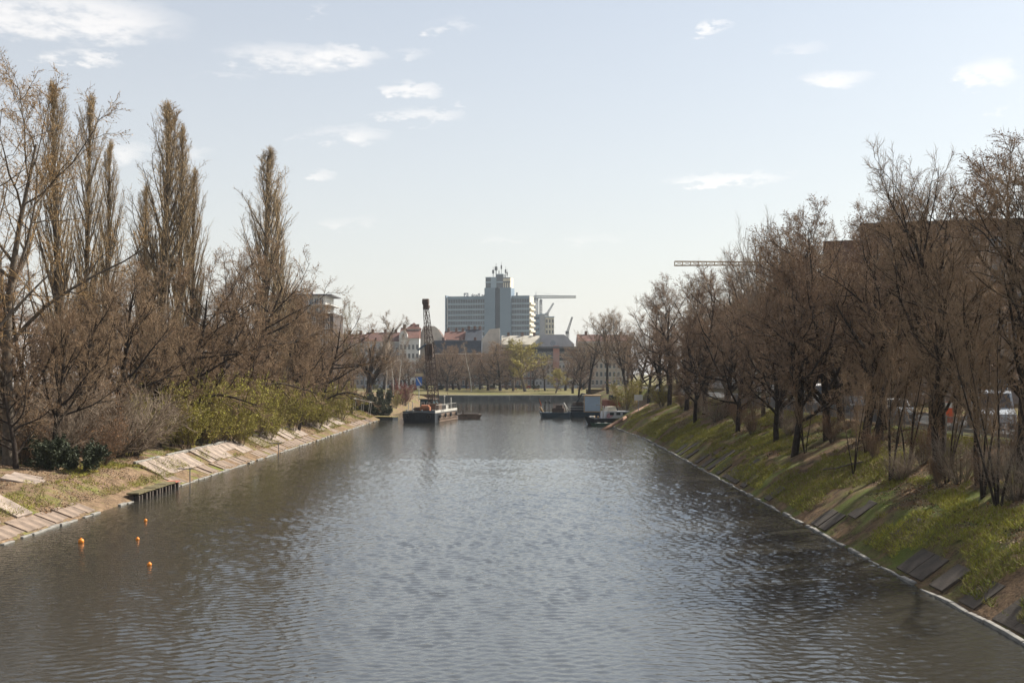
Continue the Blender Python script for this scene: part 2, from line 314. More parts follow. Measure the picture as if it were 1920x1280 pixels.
# a lone broken panel higher on the slope
for (yy, xx) in ((69.5, -29.2), (71.3, -29.5)):
    o = link('bank_slab', up_me, left_bank, (xx, yy, float(gl(xx, yy)) + .12)); o.rotation_euler = (.04, .22, .25)
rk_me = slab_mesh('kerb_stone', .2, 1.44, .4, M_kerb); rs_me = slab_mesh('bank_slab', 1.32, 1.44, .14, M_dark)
y = 26.0
while y < 176:
    x0 = float(xw(y))
    if random.random() < .16: y += .8; continue
    o = link('kerb_stone', rk_me, right_bank, (x0 + .06 + random.gauss(0, .02), y, .09 + random.uniform(-.05, .03))); o.rotation_euler = (random.gauss(0, .015), random.gauss(0, .03), random.gauss(0, .015))
    if y < 125:
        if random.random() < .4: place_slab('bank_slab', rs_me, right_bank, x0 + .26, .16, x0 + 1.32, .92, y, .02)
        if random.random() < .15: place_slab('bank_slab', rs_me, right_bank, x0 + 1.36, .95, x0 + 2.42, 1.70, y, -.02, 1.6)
    y += 1.5

# ------------------------------------------------------------------ trees
def norm(v): return v / np.maximum(np.linalg.norm(v, axis=-1, keepdims=True), 1e-9)
def polylines(P0, D, L, k, wander, up, r):
    n = len(P0); pts = np.zeros((n, k, 3)); pts[:, 0] = P0; d = norm(D.copy()); step = (L / (k - 1))[:, None]
    for i in range(1, k):
        d = norm(d + r.normal(0, wander, (n, 3)) + np.array([0, 0, up])); pts[:, i] = pts[:, i - 1] + d * step
    return pts
def tubes(pts, ra, rb, s):
    n, k, _ = pts.shape; d = norm(pts[:, -1] - pts[:, 0]); ref = np.where(np.abs(d[:, 2:3]) > .9, np.array([[1., 0, 0]]), np.array([[0, 0, 1.]]))
    u = norm(np.cross(d, ref)); v = np.cross(d, u); t = np.linspace(0, 1, k)[None, :]
    rad = ra[:, None] * (1 - t) + rb[:, None] * t; a = np.arange(s) * 2 * math.pi / s
    ring = u[:, None, :] * np.cos(a)[None, :, None] + v[:, None, :] * np.sin(a)[None, :, None]
    Vt = pts[:, :, None, :] + rad[:, :, None, None] * ring[:, None, :, :]
    base = (np.arange(n)[:, None, None] * k + np.arange(k - 1)[None, :, None]) * s; j = np.arange(s)[None, None, :]; j2 = (j + 1) % s
    Fq = np.stack([base + j, base + j2, base + s + j2, base + s + j], -1).reshape(-1, 4)
    return Vt.reshape(-1, 3), Fq
def spawn(pts, L, r0, r1, m, t0, t1, ang, angsd, ratio, taper, r, rr=.55, minl=.25):
    n, k, _ = pts.shape
    t = (np.arange(m)[None, :] + r.random((n, m))) / m * (t1 - t0) + t0; f = t * (k - 1); i = np.minimum(f.astype(int), k - 2); w = (f - i)[..., None]
    idx = np.arange(n)[:, None]; p = pts[idx, i] * (1 - w) + pts[idx, i + 1] * w; tg = norm(pts[idx, i + 1] - pts[idx, i])
    q = r.normal(0, 1, (n, m, 3)); q = norm(q - (q * tg).sum(-1, keepdims=True) * tg); a = r.normal(ang, angsd, (n, m))[..., None]
    d = tg * np.cos(a) + q * np.sin(a); Lc = np.maximum(L[:, None] * ratio * (1 - taper * t) * r.uniform(.65, 1.25, (n, m)), minl)
    rp = r0[:, None] * (1 - t) + r1[:, None] * t
    return p.reshape(-1, 3), d.reshape(-1, 3), Lc.ravel(), (rp * rr).ravel()
M_bark = mat('bark_dark', (.040, .031, .025), .95, .4, 4, .02, 20, spec=.1)
M_barkg = mat('bark_grey', (.12, .10, .08), .95, .35, 4, .02, 20, spec=.1)
M_birch = mat('bark_birch', (.50, .47, .42), .9, .45, 5, spec=.1)
M_tw_b = mat('twig_brown', (.25, .175, .11), .9, .3, .5, spec=.15)
M_tw_r = mat('twig_redbrown', (.215, .148, .102), .9, .3, .5, spec=.15)
M_tw_p = mat('twig_poplar', (.36, .27, .16), .9, .3, .5, spec=.15); M_bud_p = mat('bud_poplar', (.36, .26, .14), .9, .35, .7, spec=.1)
M_tw_g = mat('twig_grey', (.26, .205, .155), .9, .3, .5, spec=.15)
M_tw_y = mat('twig_golden', (.32, .21, .10), .9, .3, .5, spec=.15)
M_bud_y = mat('catkin_golden', (.27, .18, .09), .9, .35, .7, spec=.1)
M_bud_b = mat('bud_brown', (.25, .16, .095), .9, .35, .7, spec=.1)
M_leaf = mat('leaf_spring', (.30, .275, .055), .8, .35, .5, spec=.2)
M_leaf2 = mat('leaf_olive', (.27, .24, .06), .8, .35, .5, spec=.2)
M_leafd = mat('leaf_dark', (.045, .055, .028), .7, .4, .9, spec=.3)
M_leafbr = mat('leaf_dry', (.23, .12, .055), .9, .35, .7, spec=.1)
def flakes(tw, nper, size, asp, r, hang=0.0):
    n, k, _ = tw.shape; m = n * nper; i = np.repeat(np.arange(n), nper); t = r.random(m) ** .7 * (k - 1) * .999; j = t.astype(int); w = (t - j)[:, None]
    c = tw[i, j] * (1 - w) + tw[i, j + 1] * w; a = norm(r.normal(0, 1, (m, 3)) + np.array([0, 0, -hang])); bq = norm(np.cross(a, r.normal(0, 1, (m, 3))))
    s = size * r.uniform(.6, 1.4, (m, 1)); A = a * s * asp; B = bq * s
    Vt = np.stack([c - B * .5, c + A * .5 - B * .3, c + A + B * .1, c + A * .4 + B * .6], 1).reshape(-1, 3)
    return Vt, np.arange(m * 4).reshape(-1, 4)
def make_tree(name, seed, H, levels, trunk_r, bark, twig, leaf=None, nleaf=0, lsize=.06, lasp=1.6, hang=0.0, stems=1, spread=0.0, trunk_k=9, trunk_wander=.05, trunk_len=1.0, lean=0.0):
    """levels: dicts m,t0,t1,ang,sd,ratio,taper,k,wander,up,sides; returns [(part name, mesh)] for a tree of height about H"""
    r = np.random.default_rng(seed); n = stems
    P0 = np.zeros((n, 3)); th = r.random(n) * 6.28; P0[:, 0] = np.cos(th) * spread * .25 * (n > 1); P0[:, 1] = np.sin(th) * spread * .25 * (n > 1); P0[:, 2] = -.35
    D = np.stack([np.cos(th) * spread + lean, np.sin(th) * spread, np.ones(n)], 1)
    L = H * trunk_len * r.uniform(.8, 1.0, n) if n > 1 else np.array([H * trunk_len]); ra = np.full(n, trunk_r); rb = np.full(n, trunk_r * .18)
    pts = polylines(P0, D, L, trunk_k, trunk_wander, .03, r); VT, FT = tubes(pts, ra, rb, 8)
    # root flare
    fl = VT[:, 2] < .25; VT[fl, :2] *= 1.0
    wood = [(VT, FT)]; tw = []; last = None
    for li, l in enumerate(levels):
        p, d, L, ra = spawn(pts, L, ra, rb, l['m'], l.get('t0', .3), l.get('t1', 1.), l['ang'], l.get('sd', .15), l['ratio'], l.get('taper', .5), r, l.get('rr', .5), l.get('minl', .25))
        if 'prof' in l:      # crown profile: limb length by height on the trunk
            hh = np.clip(p[:, 2] / H, 0, 1); L = H * np.interp(hh, l['prof'][0], l['prof'][1]) * r.uniform(*l.get('lv', (.75, 1.15)), len(L))
        ra = np.maximum(ra, l.get('rmin', .006)); rb = np.maximum(ra * l.get('tip', .35), .0045)
        pts = polylines(p, d, L, l.get('k', 4), l.get('wander', .12), l.get('up', .06), r)
        (wood if l.get('wood') else tw).append(tubes(pts, ra, rb, l.get('sides', 3)))
    def cat(lst):
        o = 0; vs = []; fs = []
        for v, f in lst: vs.append(v); fs.append(f + o); o += len(v)
        return np.concatenate(vs), np.concatenate(fs)
    Vw, Fw = cat(wood); Vc, Fc = cat(tw); parts = [('trunk', raw_mesh(name + '_trunk', Vw, Fw, bark, smooth=True))]
    if leaf is not None and nleaf:
        Vl, Fl = flakes(pts, nleaf, lsize, lasp, r, hang); mi = np.concatenate([np.zeros(len(Fc), int), np.ones(len(Fl), int)])
        Vc, Fc = cat([(Vc, Fc), (Vl, Fl)]); parts.append(('crown', raw_mesh(name + '_crown', Vc, Fc, [twig, leaf], mi)))
    else: parts.append(('crown', raw_mesh(name + '_crown', Vc, Fc, twig)))
    zz = np.percentile(Vc[:, 2], 99.8)
    return parts, float(zz)
PROTO = {}
POP = ([0, .08, .3, .55, .8, .95, 1], [.09, .19, .27, .24, .14, .05, .02])
for i in range(2):
    PROTO['poplar%d' % i] = make_tree('poplar', 40 + i, 28, [dict(m=105, t0=.05, t1=.995, ang=.28, sd=.05, ratio=.3, prof=POP, lv=(.88, 1.08), k=7, wander=.045, up=.10, sides=4, wood=True, rr=.42, tip=.15),
        dict(m=9, t0=.12, ang=.42, sd=.12, ratio=.26, taper=.35, k=4, wander=.07, up=.14, rr=.42, rmin=.013), dict(m=7, t0=.1, ang=.5, sd=.2, ratio=.5, taper=.3, k=3, wander=.1, up=.12, rmin=.009, minl=.4)],
        .36, M_barkg, M_tw_p, M_bud_p, 1, .05, 1.7, stems=1, trunk_wander=.012)
ROUND = ([0, .15, .35, .6, .85, 1], [.30, .42, .44, .36, .24, .12])
def round_tree(nm, seed, H, twig, bud, nb, bs, bark=M_bark, t0=.15, ang=.88, up=.06, m1=18, dens=1.0, **kw):
    PROTO[nm] = make_tree(nm, seed, H, [dict(m=m1, t0=t0, t1=1, ang=ang, sd=.2, ratio=.45, prof=ROUND, k=7, wander=.15, up=up, sides=5, wood=True, rr=.58, tip=.22),
        dict(m=9, t0=.18, ang=.75, sd=.2, ratio=.45, taper=.45, k=5, wander=.18, up=.06, sides=3, wood=True, rr=.6, rmin=.026), dict(m=int(7 * dens), t0=.12, ang=.7, sd=.2, ratio=.42, taper=.4, k=4, wander=.17, up=.05, rr=.6, rmin=.014, minl=.6),
        dict(m=5, t0=.08, ang=.65, sd=.25, ratio=.5, taper=.3, k=3, wander=.16, up=.05, rmin=.0095, minl=.45)], .38, bark, twig, bud, nb, bs, trunk_wander=.07, trunk_len=.85, **kw)
round_tree('alder0', 60, 16, M_tw_r, M_bud_b, 2, .06); round_tree('alder1', 61, 16, M_tw_r, M_bud_b, 2, .06, t0=.2, ang=.8, lean=-.18); round_tree('alder2', 62, 16, M_tw_b, M_bud_b, 2, .055, t0=.13, ang=.98)
round_tree('lime0', 63, 18, M_tw_b, None, 0, 0, ang=.55, up=.11, m1=18, t0=.25); round_tree('lime1', 64, 18, M_tw_b, M_bud_b, 1, .05, ang=.62, up=.10, m1=18, t0=.3)
round_tree('blackpoplar', 65, 24, M_tw_y, M_bud_y, 2, .055, M_barkg, ang=.62, up=.08, m1=15, t0=.2, hang=1.2)
VASE = ([0, .2, .5, 1], [.35, .5, .45, .25])
PROTO['vase'] = make_tree('vase', 66, 17, [dict(m=18, t0=.12, t1=.95, ang=.55, sd=.12, ratio=.5, prof=VASE, k=6, wander=.06, up=.13, sides=4, wood=True, rr=.5), dict(m=12, t0=.15, ang=.42, sd=.12, ratio=.42, taper=.4, k=4, wander=.07, up=.16, rmin=.014),
        dict(m=16, t0=.1, ang=.4, sd=.15, ratio=.5, taper=.3, k=3, wander=.08, up=.16, rmin=.010, minl=.6)], .28, M_barkg, M_tw_g, trunk_len=.8)
PROTO['pollard'] = make_tree('pollard', 67, 15, [dict(m=7, t0=.25, t1=.6, ang=.5, sd=.1, ratio=.6, taper=.2, k=6, wander=.09, up=.08, sides=6, wood=True, rr=.72, tip=.45), dict(m=14, t0=.3, ang=.6, sd=.2, ratio=.5, taper=.2, k=5, wander=.1, up=.14, rmin=.02),
        dict(m=13, t0=.1, ang=.5, sd=.2, ratio=.45, taper=.3, k=3, wander=.12, up=.12, rmin=.012, minl=.6)], .38, M_bark, M_tw_g, trunk_len=.5)
PROTO['birch'] = make_tree('birch', 68, 16, [dict(m=34, t0=.25, t1=1, ang=.6, sd=.15, ratio=.2, prof=([0, .3, .6, 1], [.12, .17, .13, .05]), k=5, wander=.1, up=.06, rr=.35), dict(m=10, t0=.15, ang=.6, sd=.2, ratio=.45, k=4, wander=.12, up=-.02, rmin=.011, minl=.4),
        dict(m=6, t0=.1, ang=.5, sd=.2, ratio=.6, k=3, wander=.12, up=-.08, rmin=.009, minl=.4)], .14, M_birch, M_tw_g, M_bud_b, 1, .05)
PROTO['willow'] = make_tree('willow', 69, 16, [dict(m=14, t0=.2, t1=1, ang=.6, sd=.15, ratio=.4, prof=ROUND, k=6, wander=.1, up=.1, sides=4, wood=True), dict(m=10, t0=.2, ang=.6, sd=.2, ratio=.45, k=5, wander=.12, up=.08, rmin=.015), dict(m=7, t0=.1, ang=.5, sd=.2, ratio=.5, k=4, wander=.1, up=.0, rmin=.01, minl=.7)],
        .3, M_barkg, M_tw_y, mat('leaf_willow', (.33, .28, .07), .8, .3, .5), 9, .13, 2.2, hang=.6, trunk_len=.8)
PROTO['olive'] = make_tree('olive', 70, 16, [dict(m=14, t0=.2, t1=1, ang=.55, sd=.15, ratio=.4, prof=ROUND, k=6, wander=.1, up=.12, sides=4, wood=True), dict(m=10, t0=.2, ang=.5, sd=.2, ratio=.45, k=5, wander=.12, up=.1, rmin=.015), dict(m=7, t0=.1, ang=.5, sd=.2, ratio=.5, k=4, wander=.1, up=.06, rmin=.01, minl=.7)],
        .3, M_barkg, M_tw_g, M_leaf2, 3, .08, 1.8, trunk_len=.85)
PROTO['sapling'] = make_tree('sapling', 71, 9, [dict(m=11, t0=.3, t1=1, ang=.5, sd=.15, ratio=.36, taper=.5, k=5, wander=.1, up=.1, rr=.5), dict(m=8, t0=.15, ang=.6, sd=.2, ratio=.45, k=4, wander=.13, up=.07, rmin=.009, minl=.4), dict(m=5, t0=.1, ang=.6, sd=.2, ratio=.5, k=3, wander=.13, up=.04, rmin=.007, minl=.3)],
        .075, M_bark, M_tw_b, M_bud_b, 1, .05, stems=4, spread=.22, trunk_wander=.06)
SH = dict(t0=.12, t1=1)
def shrub(nm, seed, H, twig, leaf, nl, ls, stems=22, spread=.55, n2=9, n3=6, asp=1.5, up=.05):
    PROTO[nm] = make_tree(nm, seed, H, [dict(m=n2, t0=.15, t1=1, ang=.55, sd=.2, ratio=.45, taper=.4, k=4, wander=.14, up=up, rr=.6, rmin=.010, minl=.3), dict(m=n3, t0=.1, ang=.6, sd=.25, ratio=.5, k=3, wander=.15, up=.03, rmin=.007, minl=.25)],
        .028, M_barkg, twig, leaf, nl, ls, asp, stems=stems, spread=spread, trunk_k=6, trunk_wander=.1)
shrub('greenbush0', 80, 5, M_tw_b, M_leaf, 8, .08, stems=24); shrub('greenbush1', 81, 5, M_tw_b, M_leaf2, 7, .075, stems=24); shrub('twigbush0', 82, 4, M_tw_g, None, 0, 0, stems=34, spread=.8, n2=10, n3=7)
shrub('twigbush1', 83, 4, M_tw_r, M_leafbr, 1, .06, stems=30, spread=.5, up=.09); shrub('evergreen', 84, 3, M_leafd, M_leafd, 12, .11, stems=22, spread=.7); shrub('hedge', 85, 3, M_tw_b, M_leafd, 11, .11, stems=36, spread=.9)
shrub('redbush', 86, 3, M_tw_r, mat('leaf_red', (.20, .055, .05), .9, .3, .8), 5, .06, stems=20)
TREES = []
def plant(kind, X, Y, H, label, cat='tree', name='bare_tree', group=None, rz=None, wx=1.0, z=None):
    parts, h0 = PROTO[kind]; zb = ground(X, Y) if z is None else z
    o = thing(name, label, cat, (X, Y, zb), random.uniform(0, 6.28) if rz is None else rz, group); s = H / h0; o.scale = (s * wx, s * wx, s)
    for pn, me in parts: link(pn, me, o)
    TREES.append(o); return o
def by_px(kind, px, top, Y, label, **kw):
    X = (px - CX) * Y / F; z = kw.get('z'); zb = ground(X, Y) if z is None else z
    return plant(kind, X, Y, CAMZ - (top - CY) * Y / F - zb, label, **kw)
# left bank
by_px('blackpoplar', 15, 100, 76, 'big spreading golden-budded poplar cut by the left picture edge', name='poplar_tree', rz=.4)
by_px('blackpoplar', -120, 120, 72, 'spreading poplar mostly outside the left picture edge', name='poplar_tree', rz=2.4)
for px, top, Y, k, w, lb in ((118, 158, 92, 0, .75, 'golden columnar poplar, leftmost of the tight trio at left'), (160, 178, 95, 1, .6, 'middle columnar poplar of the tight trio at left'), (192, 265, 97, 0, .6, 'shortest, right-hand columnar poplar of the tight trio at left'),
        (300, 186, 112, 1, 1.0, 'tall double-topped columnar poplar, centre of the left skyline'), (330, 232, 114, 0, .6, 'columnar poplar leader just right of the tall double-topped poplar'), (362, 318, 116, 1, .6, 'lower columnar poplar on the right flank of the double-topped one'), (262, 345, 115, 0, .7, 'lower columnar poplar on the left flank of the double-topped one'),
        (495, 280, 142, 0, 1.0, 'columnar poplar standing alone nearest the tower, on the left bank'), (528, 372, 144, 1, .6, 'smaller columnar poplar tucked against the right side of the lone one')):
    by_px('poplar%d' % k, px, top, Y, lb, name='poplar_tree', cat='tree', wx=w * 1.5, rz=px * .37)
LEFT = [(55, 470, 80), (150, 500, 84), (215, 470, 90), (100, 560, 78), (250, 520, 95), (330, 470, 104), (395, 455, 118), (438, 440, 124), (300, 560, 98), (180, 590, 88), (420, 540, 116), (470, 500, 134), (375, 590, 108), (520, 545, 150), (560, 560, 160), (500, 600, 140), (585, 590, 172), (540, 630, 150), (612, 612, 184), (575, 650, 165), (635, 640, 196), (30, 620, 74), (600, 655, 176), (450, 610, 126), (598, 560, 158), (572, 540, 152), (540, 520, 146)]
for i, (px, top, Y) in enumerate(sorted(LEFT, key=lambda a: a[2])):
    by_px(['alder2', 'lime1', 'alder0', 'lime0'][i % 4], px, top, Y, 'bare brown tree in the left-bank thicket, %s counting away from the camera' % ORD[i], group='bare trees of the left-bank thicket')
k = 0
for row, (x0, n, ya, yb) in enumerate(((-43, 9, 100, 210), (-54, 8, 125, 240))):
    for i in range(n):
        plant(['alder0', 'lime1', 'alder2'][(i + row) % 3], x0 + random.uniform(-3, 3), ya + (yb - ya) * (i + random.random() * .5) / n, random.uniform(12, 15), 'bare tree deep in the left wood, %s of its %s row' % (ORD[i], ('nearer', 'farther')[row]), group='bare trees deep in the left wood')
by_px('olive', 655, 562, 236, 'yellowish upright willow left of the forked dark tree', name='willow_tree', wx=.6)
by_px('pollard', 692, 592, 240, 'forked dark-limbed tree with pale twigs above the mounded hedge', rz=1.2, wx=1.1)
for i, (px, top, Y) in enumerate(((722, 612, 258), (738, 582, 262), (746, 590, 270))):
    by_px('birch', px, top, Y, 'slim pale birch, %s from the left behind the mounded hedge' % ORD[i], name='birch_tree', wx=.9)
by_px('alder0', 760, 660, 300, 'bare tree behind the blue navigation sign', z=2.4)
# left shrubs
GB = [(285, 700, 97), (330, 690, 101), (372, 700, 105), (410, 695, 110), (445, 700, 116), (480, 712, 122), (512, 705, 130), (548, 715, 139), (580, 722, 150), (610, 718, 160), (640, 715, 174), (350, 745, 99), (395, 752, 106), (436, 750, 112), (262, 735, 94)]
for i, (px, top, Y) in enumerate(sorted(GB, key=lambda a: a[2])):
    by_px('greenbush%d' % (1 if i % 3 == 1 else 0), px, top, Y, 'yellow-green budding shrub on the left bank, %s away from the camera' % ORD[i], cat='shrub', name='shrub', group='budding shrubs on the left bank', wx=.8)
for i, (px, top, Y) in enumerate(((452, 778, 112.5), (595, 748, 152), (505, 770, 124))):
    by_px('greenbush0', px, top, Y, ['small bright lime-green shrub low on the left bank, nearest the camera', 'bright green rounded bush under the far trees of the left bank', 'small lime-green shrub beside thin trunks on the left bank'][i], cat='shrub', name='shrub', wx=.8)
TB = [(10, 690, 82), (60, 700, 84), (110, 690, 84), (160, 700, 86), (205, 705, 88), (240, 725, 90), (40, 760, 78), (190, 770, 82), (90, 745, 80)]
for i, (px, top, Y) in enumerate(sorted(TB, key=lambda a: a[2])):
    by_px('twigbush%d' % (0 if i % 3 else 1), px, top, Y, 'grey leafless twiggy shrub at left, %s away from the camera' % ORD[i], cat='shrub', name='shrub', group='twiggy shrubs at the left edge', wx=1.1)
for px, top, Y, lb in ((95, 815, 76, 'dark evergreen shrub on the left slope, left one of two'), (150, 828, 76.5, 'dark evergreen shrub on the left slope, right one of two')):
    by_px('evergreen', px, top, Y, lb, cat='shrub', name='shrub', wx=1.05)
for i, (px, top, Y) in enumerate(((470, 700, 120), (490, 705, 128), (560, 700, 142), (660, 690, 190), (340, 640, 103))):
    by_px('sapling', px, top - 40, Y, 'thin multi-stemmed sapling among the left shrubs, %s from the camera' % ORD[[1, 2, 3, 4, 0][i]], name='sapling_tree', group='saplings on the left bank')
for i, (X, Y, H, lb) in enumerate(((-27.6, 206, 3.3, 'left end of the dark mounded hedge beside the slipway'), (-25.9, 208, 3.1, 'middle of the dark mounded hedge beside the slipway'), (-24.6, 211, 2.2, 'low right end of the dark mounded hedge beside the slipway'))):
    plant('hedge', X, Y, H, lb, cat='hedge', name='hedge', wx=.85)
by_px('redbush', 757, 712, 262, 'reddish bush left of the blue navigation sign', cat='shrub', name='shrub', wx=.9)
by_px('greenbush1', 742, 735, 244, 'olive bush behind the dark mounded hedge', cat='shrub', name='shrub', wx=.9)
by_px('evergreen', 722, 725, 238, 'dark green conifer-like bush behind the mounded hedge', cat='shrub', name='shrub', wx=.5)
# right bank
RA = [(1885, 250, 51, 21.2, 'lime1'), (1795, 248, 62.8, 21.9, 'lime0'), (1960, 275, 49, 22.6, 'lime0'), (1700, 300, 66, 22.5, 'lime1'), (1640, 365, 74, 22.0, 'alder2'), (1475, 480, 82.5, 18.7, 'alder1'), (1540, 370, 84, 21.4, 'alder0'), (1590, 380, 78, 22.3, 'alder1'), (1450, 430, 100, 21.4, 'alder2'),
      (1400, 400, 112, 22.5, 'vase'), (1360, 470, 126, 21.5, 'alder0'), (1320, 495, 138, 21.0, 'alder1'), (1290, 510, 150, 20.5, 'alder2'), (1255, 515, 165, 20.2, 'alder0'), (1240, 530, 176, 20.5, 'alder1'), (1740, 420, 58, 20.2, 'lime0'), (1850, 480, 54, 20.6, 'lime1'), (1520, 520, 92, 19.5, 'alder1'), (1420, 560, 108, 19.4, 'alder0'), (1350, 580, 132, 19.0, 'alder1'), (1575, 395, 90, 24.0, 'alder2'), (1665, 380, 78, 23.6, 'alder0'), (1500, 400, 104, 24.0, 'alder0')]
for i, (px, top, Y, X, k) in enumerate(sorted(RA, key=lambda a: a[2])):
    zt = CAMZ - (top - CY) * Y / F
    plant(k, X, Y, zt - ground(X, Y), 'bare tree on the right bank slope, %s counting away from the camera' % ORD[i], group='bare trees on the right bank slope', wx=.88)
ST = sorted([(52, 26), (61, 25.6), (88, 26), (99, 25.5), (110, 26), (121, 25.7), (128, 35), (135, 26), (143, 36), (150, 25.5), (160, 35), (171, 26), (92, 35.5), (102, 37), (112, 35), (118, 38), (80, 36)])
for i, (Y, X) in enumerate(ST):
    plant(['lime1', 'alder0', 'lime0', 'alder2', 'vase'][i % 5], X, Y, random.uniform(15, 17.5), 'bare street tree behind the right railing, %s counting away from the camera' % ORD[i], group='street trees behind the right bank railing', wx=1.1)
for i in range(12):
    plant(['alder0', 'alder2', 'lime1'][i % 3], 27 + random.uniform(-3, 12), 150 + i * 14 + random.uniform(-4, 4), random.uniform(14, 17), 'bare tree in the far right-bank wood, %s counting away from the camera' % ORD[i], group='trees of the far right-bank wood', wx=1.1)
for i, (px, top, Y) in enumerate(((1105, 590, 300), (1140, 578, 290), (1175, 580, 270), (1200, 575, 250), (1085, 640, 318))):
    by_px(['lime0', 'lime1', 'lime0', 'alder2', 'alder0'][i], px, top, Y, 'pale bare tree beyond the moored boats, %s from the left' % ORD[[1, 2, 3, 4, 0][i]], z=3.2 if px > 1090 else 1.5)
for i, (px, py, H) in enumerate(((1600, 888, 6.0), (1668, 905, 7.5), (1700, 880, 8.0), (1840, 935, 7.5), (1872, 950, 8.5), (1510, 850, 5.5), (1415, 800, 5.0), (1625, 850, 7.0), (1775, 900, 7.0))):
    z = 2.6
    for _ in range(12):
        Y = (CAMZ - z) * F / (py - CY); X = (px - CX) * Y / F; z = .5 * z + .5 * ground(X, Y)
    plant('sapling', X, Y, H, 'thin multi-stemmed sapling on the right slope, %s from the right' % ORD[[5, 4, 3, 1, 0, 7, 8, 6, 2][i]], name='sapling_tree', group='saplings on the right slope', wx=.8)
RS = sorted([(1800, 905, 2.6), (1850, 925, 2.4), (1905, 935, 2.8), (1385, 800, 3.4), (1410, 815, 3.0), (1345, 790, 3.4), (1310, 775, 3.4), (1760, 915, 1.6), (1690, 900, 1.8), (1900, 870, 3.0), (1280, 765, 3.2), (1560, 830, 2.4), (1480, 815, 2.2), (1640, 860, 2.0), (1730, 870, 2.6)], reverse=True)
for i, (px, py, H) in enumerate(RS):
    z = 2.6
    for _ in range(12):
        Y = (CAMZ - z) * F / (py - CY); X = (px - CX) * Y / F; z = .5 * z + .5 * ground(X, Y)
    plant('twigbush%d' % (1 if i % 3 else 0), X, Y, H, 'rust-brown twiggy shrub on the right slope, %s from the right' % ORD[i], cat='shrub', name='shrub', group='twiggy shrubs on the right slope', wx=.75)
by_px('greenbush1', 1172, 705, 190, 'pale blossoming bush beside the white notice board', cat='shrub', name='shrub', z=2.0)
by_px('greenbush1', 1240, 712, 168, 'olive bush at the far end of the right bank', cat='shrub', name='shrub')
# park trees
PT = [('alder0', 838, 648, 400, 'reddish-brown bare park tree left of the birch'), ('birch', 884, 640, 395, 'park tree with a white trunk'), ('alder2', 862, 642, 412, 'brown park tree behind the white-trunked one'), ('alder0', 915, 640, 405, 'first dense brown park tree left of the yellow willow'), ('alder2', 938, 636, 400, 'second dense brown park tree left of the yellow willow'),
      ('olive', 962, 632, 398, 'olive-brown park tree touching the yellow willow'), ('willow', 985, 636, 392, 'yellow-green willow in the far park'), ('lime1', 1022, 668, 400, 'leaning bare tree right of the yellow willow'), ('willow', 1042, 690, 372, 'small yellow-green tree near the park quay'), ('lime0', 1074, 640, 366, 'tall dark bare tree at the right end of the quay'), ('alder0', 800, 670, 410, 'bare park tree behind the dredger mast'), ('alder2', 815, 660, 420, 'brown park tree right of the dredger mast'),
      ('alder0', 1060, 650, 405, 'bare tree before the mansard house'), ('lime1', 780, 665, 420, 'bare park tree left of the dredger mast'), ('alder2', 900, 655, 420, 'brown park tree in the back row'), ('lime1', 720, 650, 420, 'bare park tree far left of the dredger')]
PT += [(['alder0', 'alder2', 'lime1'][i % 3], px, top, Y, 'bare tree in the back row of the park, %s from the left' % ORD[i]) for i, (px, top, Y) in enumerate(((700, 660, 425), (745, 668, 422), (768, 672, 424), (826, 662, 424), (850, 650, 424), (875, 655, 426), (925, 650, 424), (950, 648, 424), (1000, 672, 426), (1090, 660, 420)))]
for i in range(17):
    X = -62 + i * 5.6 + random.uniform(-1, 1); plant(['hedge', 'twigbush1', 'greenbush1'][i % 3], X, 421 + random.uniform(-1.5, 1.5), random.uniform(1.3, 2.4), 'low dark bush along the back of the far lawn, %s from the left' % ORD[i], cat='shrub', name='shrub', group='bushes behind the far lawn', z=1.95)
for k, px, top, Y, lb in PT: by_px(k, px, top, Y, lb, z=float(np.interp(Y, [348, 352, 425], [1.4, 1.45, 2.0])), name='park_tree', wx=2.0 if k == 'willow' else 1.5)
# ------------------------------------------------------------------ buildings
M_gl = glass('window_glass'); M_glb = glass('window_glass_blue', (.06, .085, .11), .1)
M_white = mat('render_white', (.62, .61, .58), .9, .12, .4); M_beige = mat('firewall_beige', (.54, .48, .40), .95, .25, .25); M_tan = mat('render_tan', (.36, .31, .26), .95, .2, .3)
M_brick = mat('brick_brown', (.17, .105, .08), .95, .25, .5); M_slate = mat('roof_slate', (.035, .042, .055), .7, .3, .6); M_tile = mat('roof_tile', (.15, .072, .055), .9, .25, .5); M_tiled = mat('roof_tile_dark', (.12, .06, .048), .9, .25, .5)
M_grey = mat('render_grey', (.36, .36, .37), .95, .15, .3); M_cream = mat('sheet_cream', (.62, .57, .47), .9, .15, .3); M_trim = mat('window_trim', (.55, .54, .51), .8, .1, 1)
WIN = {}
def win_mesh(w, h, frame=M_trim, pane=M_gl):
    key = (round(w, 2), round(h, 2), frame.name, pane.name)
    if key not in WIN:
        f = MB(); t = .09
        f.b2(-w/2, w/2, -.09, .02, -t, 0); f.b2(-w/2 - .1, w/2 + .1, -.16, .02, -t - .08, -t - .002)      # bottom rail and sill
        f.b2(-w/2, w/2, -.09, .02, h - t, h); f.b2(-w/2, -w/2 + t, -.085, .02, .001, h - t - .001); f.b2(w/2 - t, w/2, -.085, .02, .001, h - t - .001); f.b2(-.03, .03, -.08, .02, .002, h - t - .002)
        p = MB(); p.b2(-w/2 + t, w/2 - t, -.035, .015, .002, h - t - .003)
        WIN[key] = (f.mesh('window_frame', frame), p.mesh('pane', pane))
    return WIN[key]
def window(parent, x, y, z, w, h, rz=0.0, **kw):
    f, p = win_mesh(w, h, **kw); o = link('window', f, parent, (x, y, z), rz); link('pane', p, o); return o
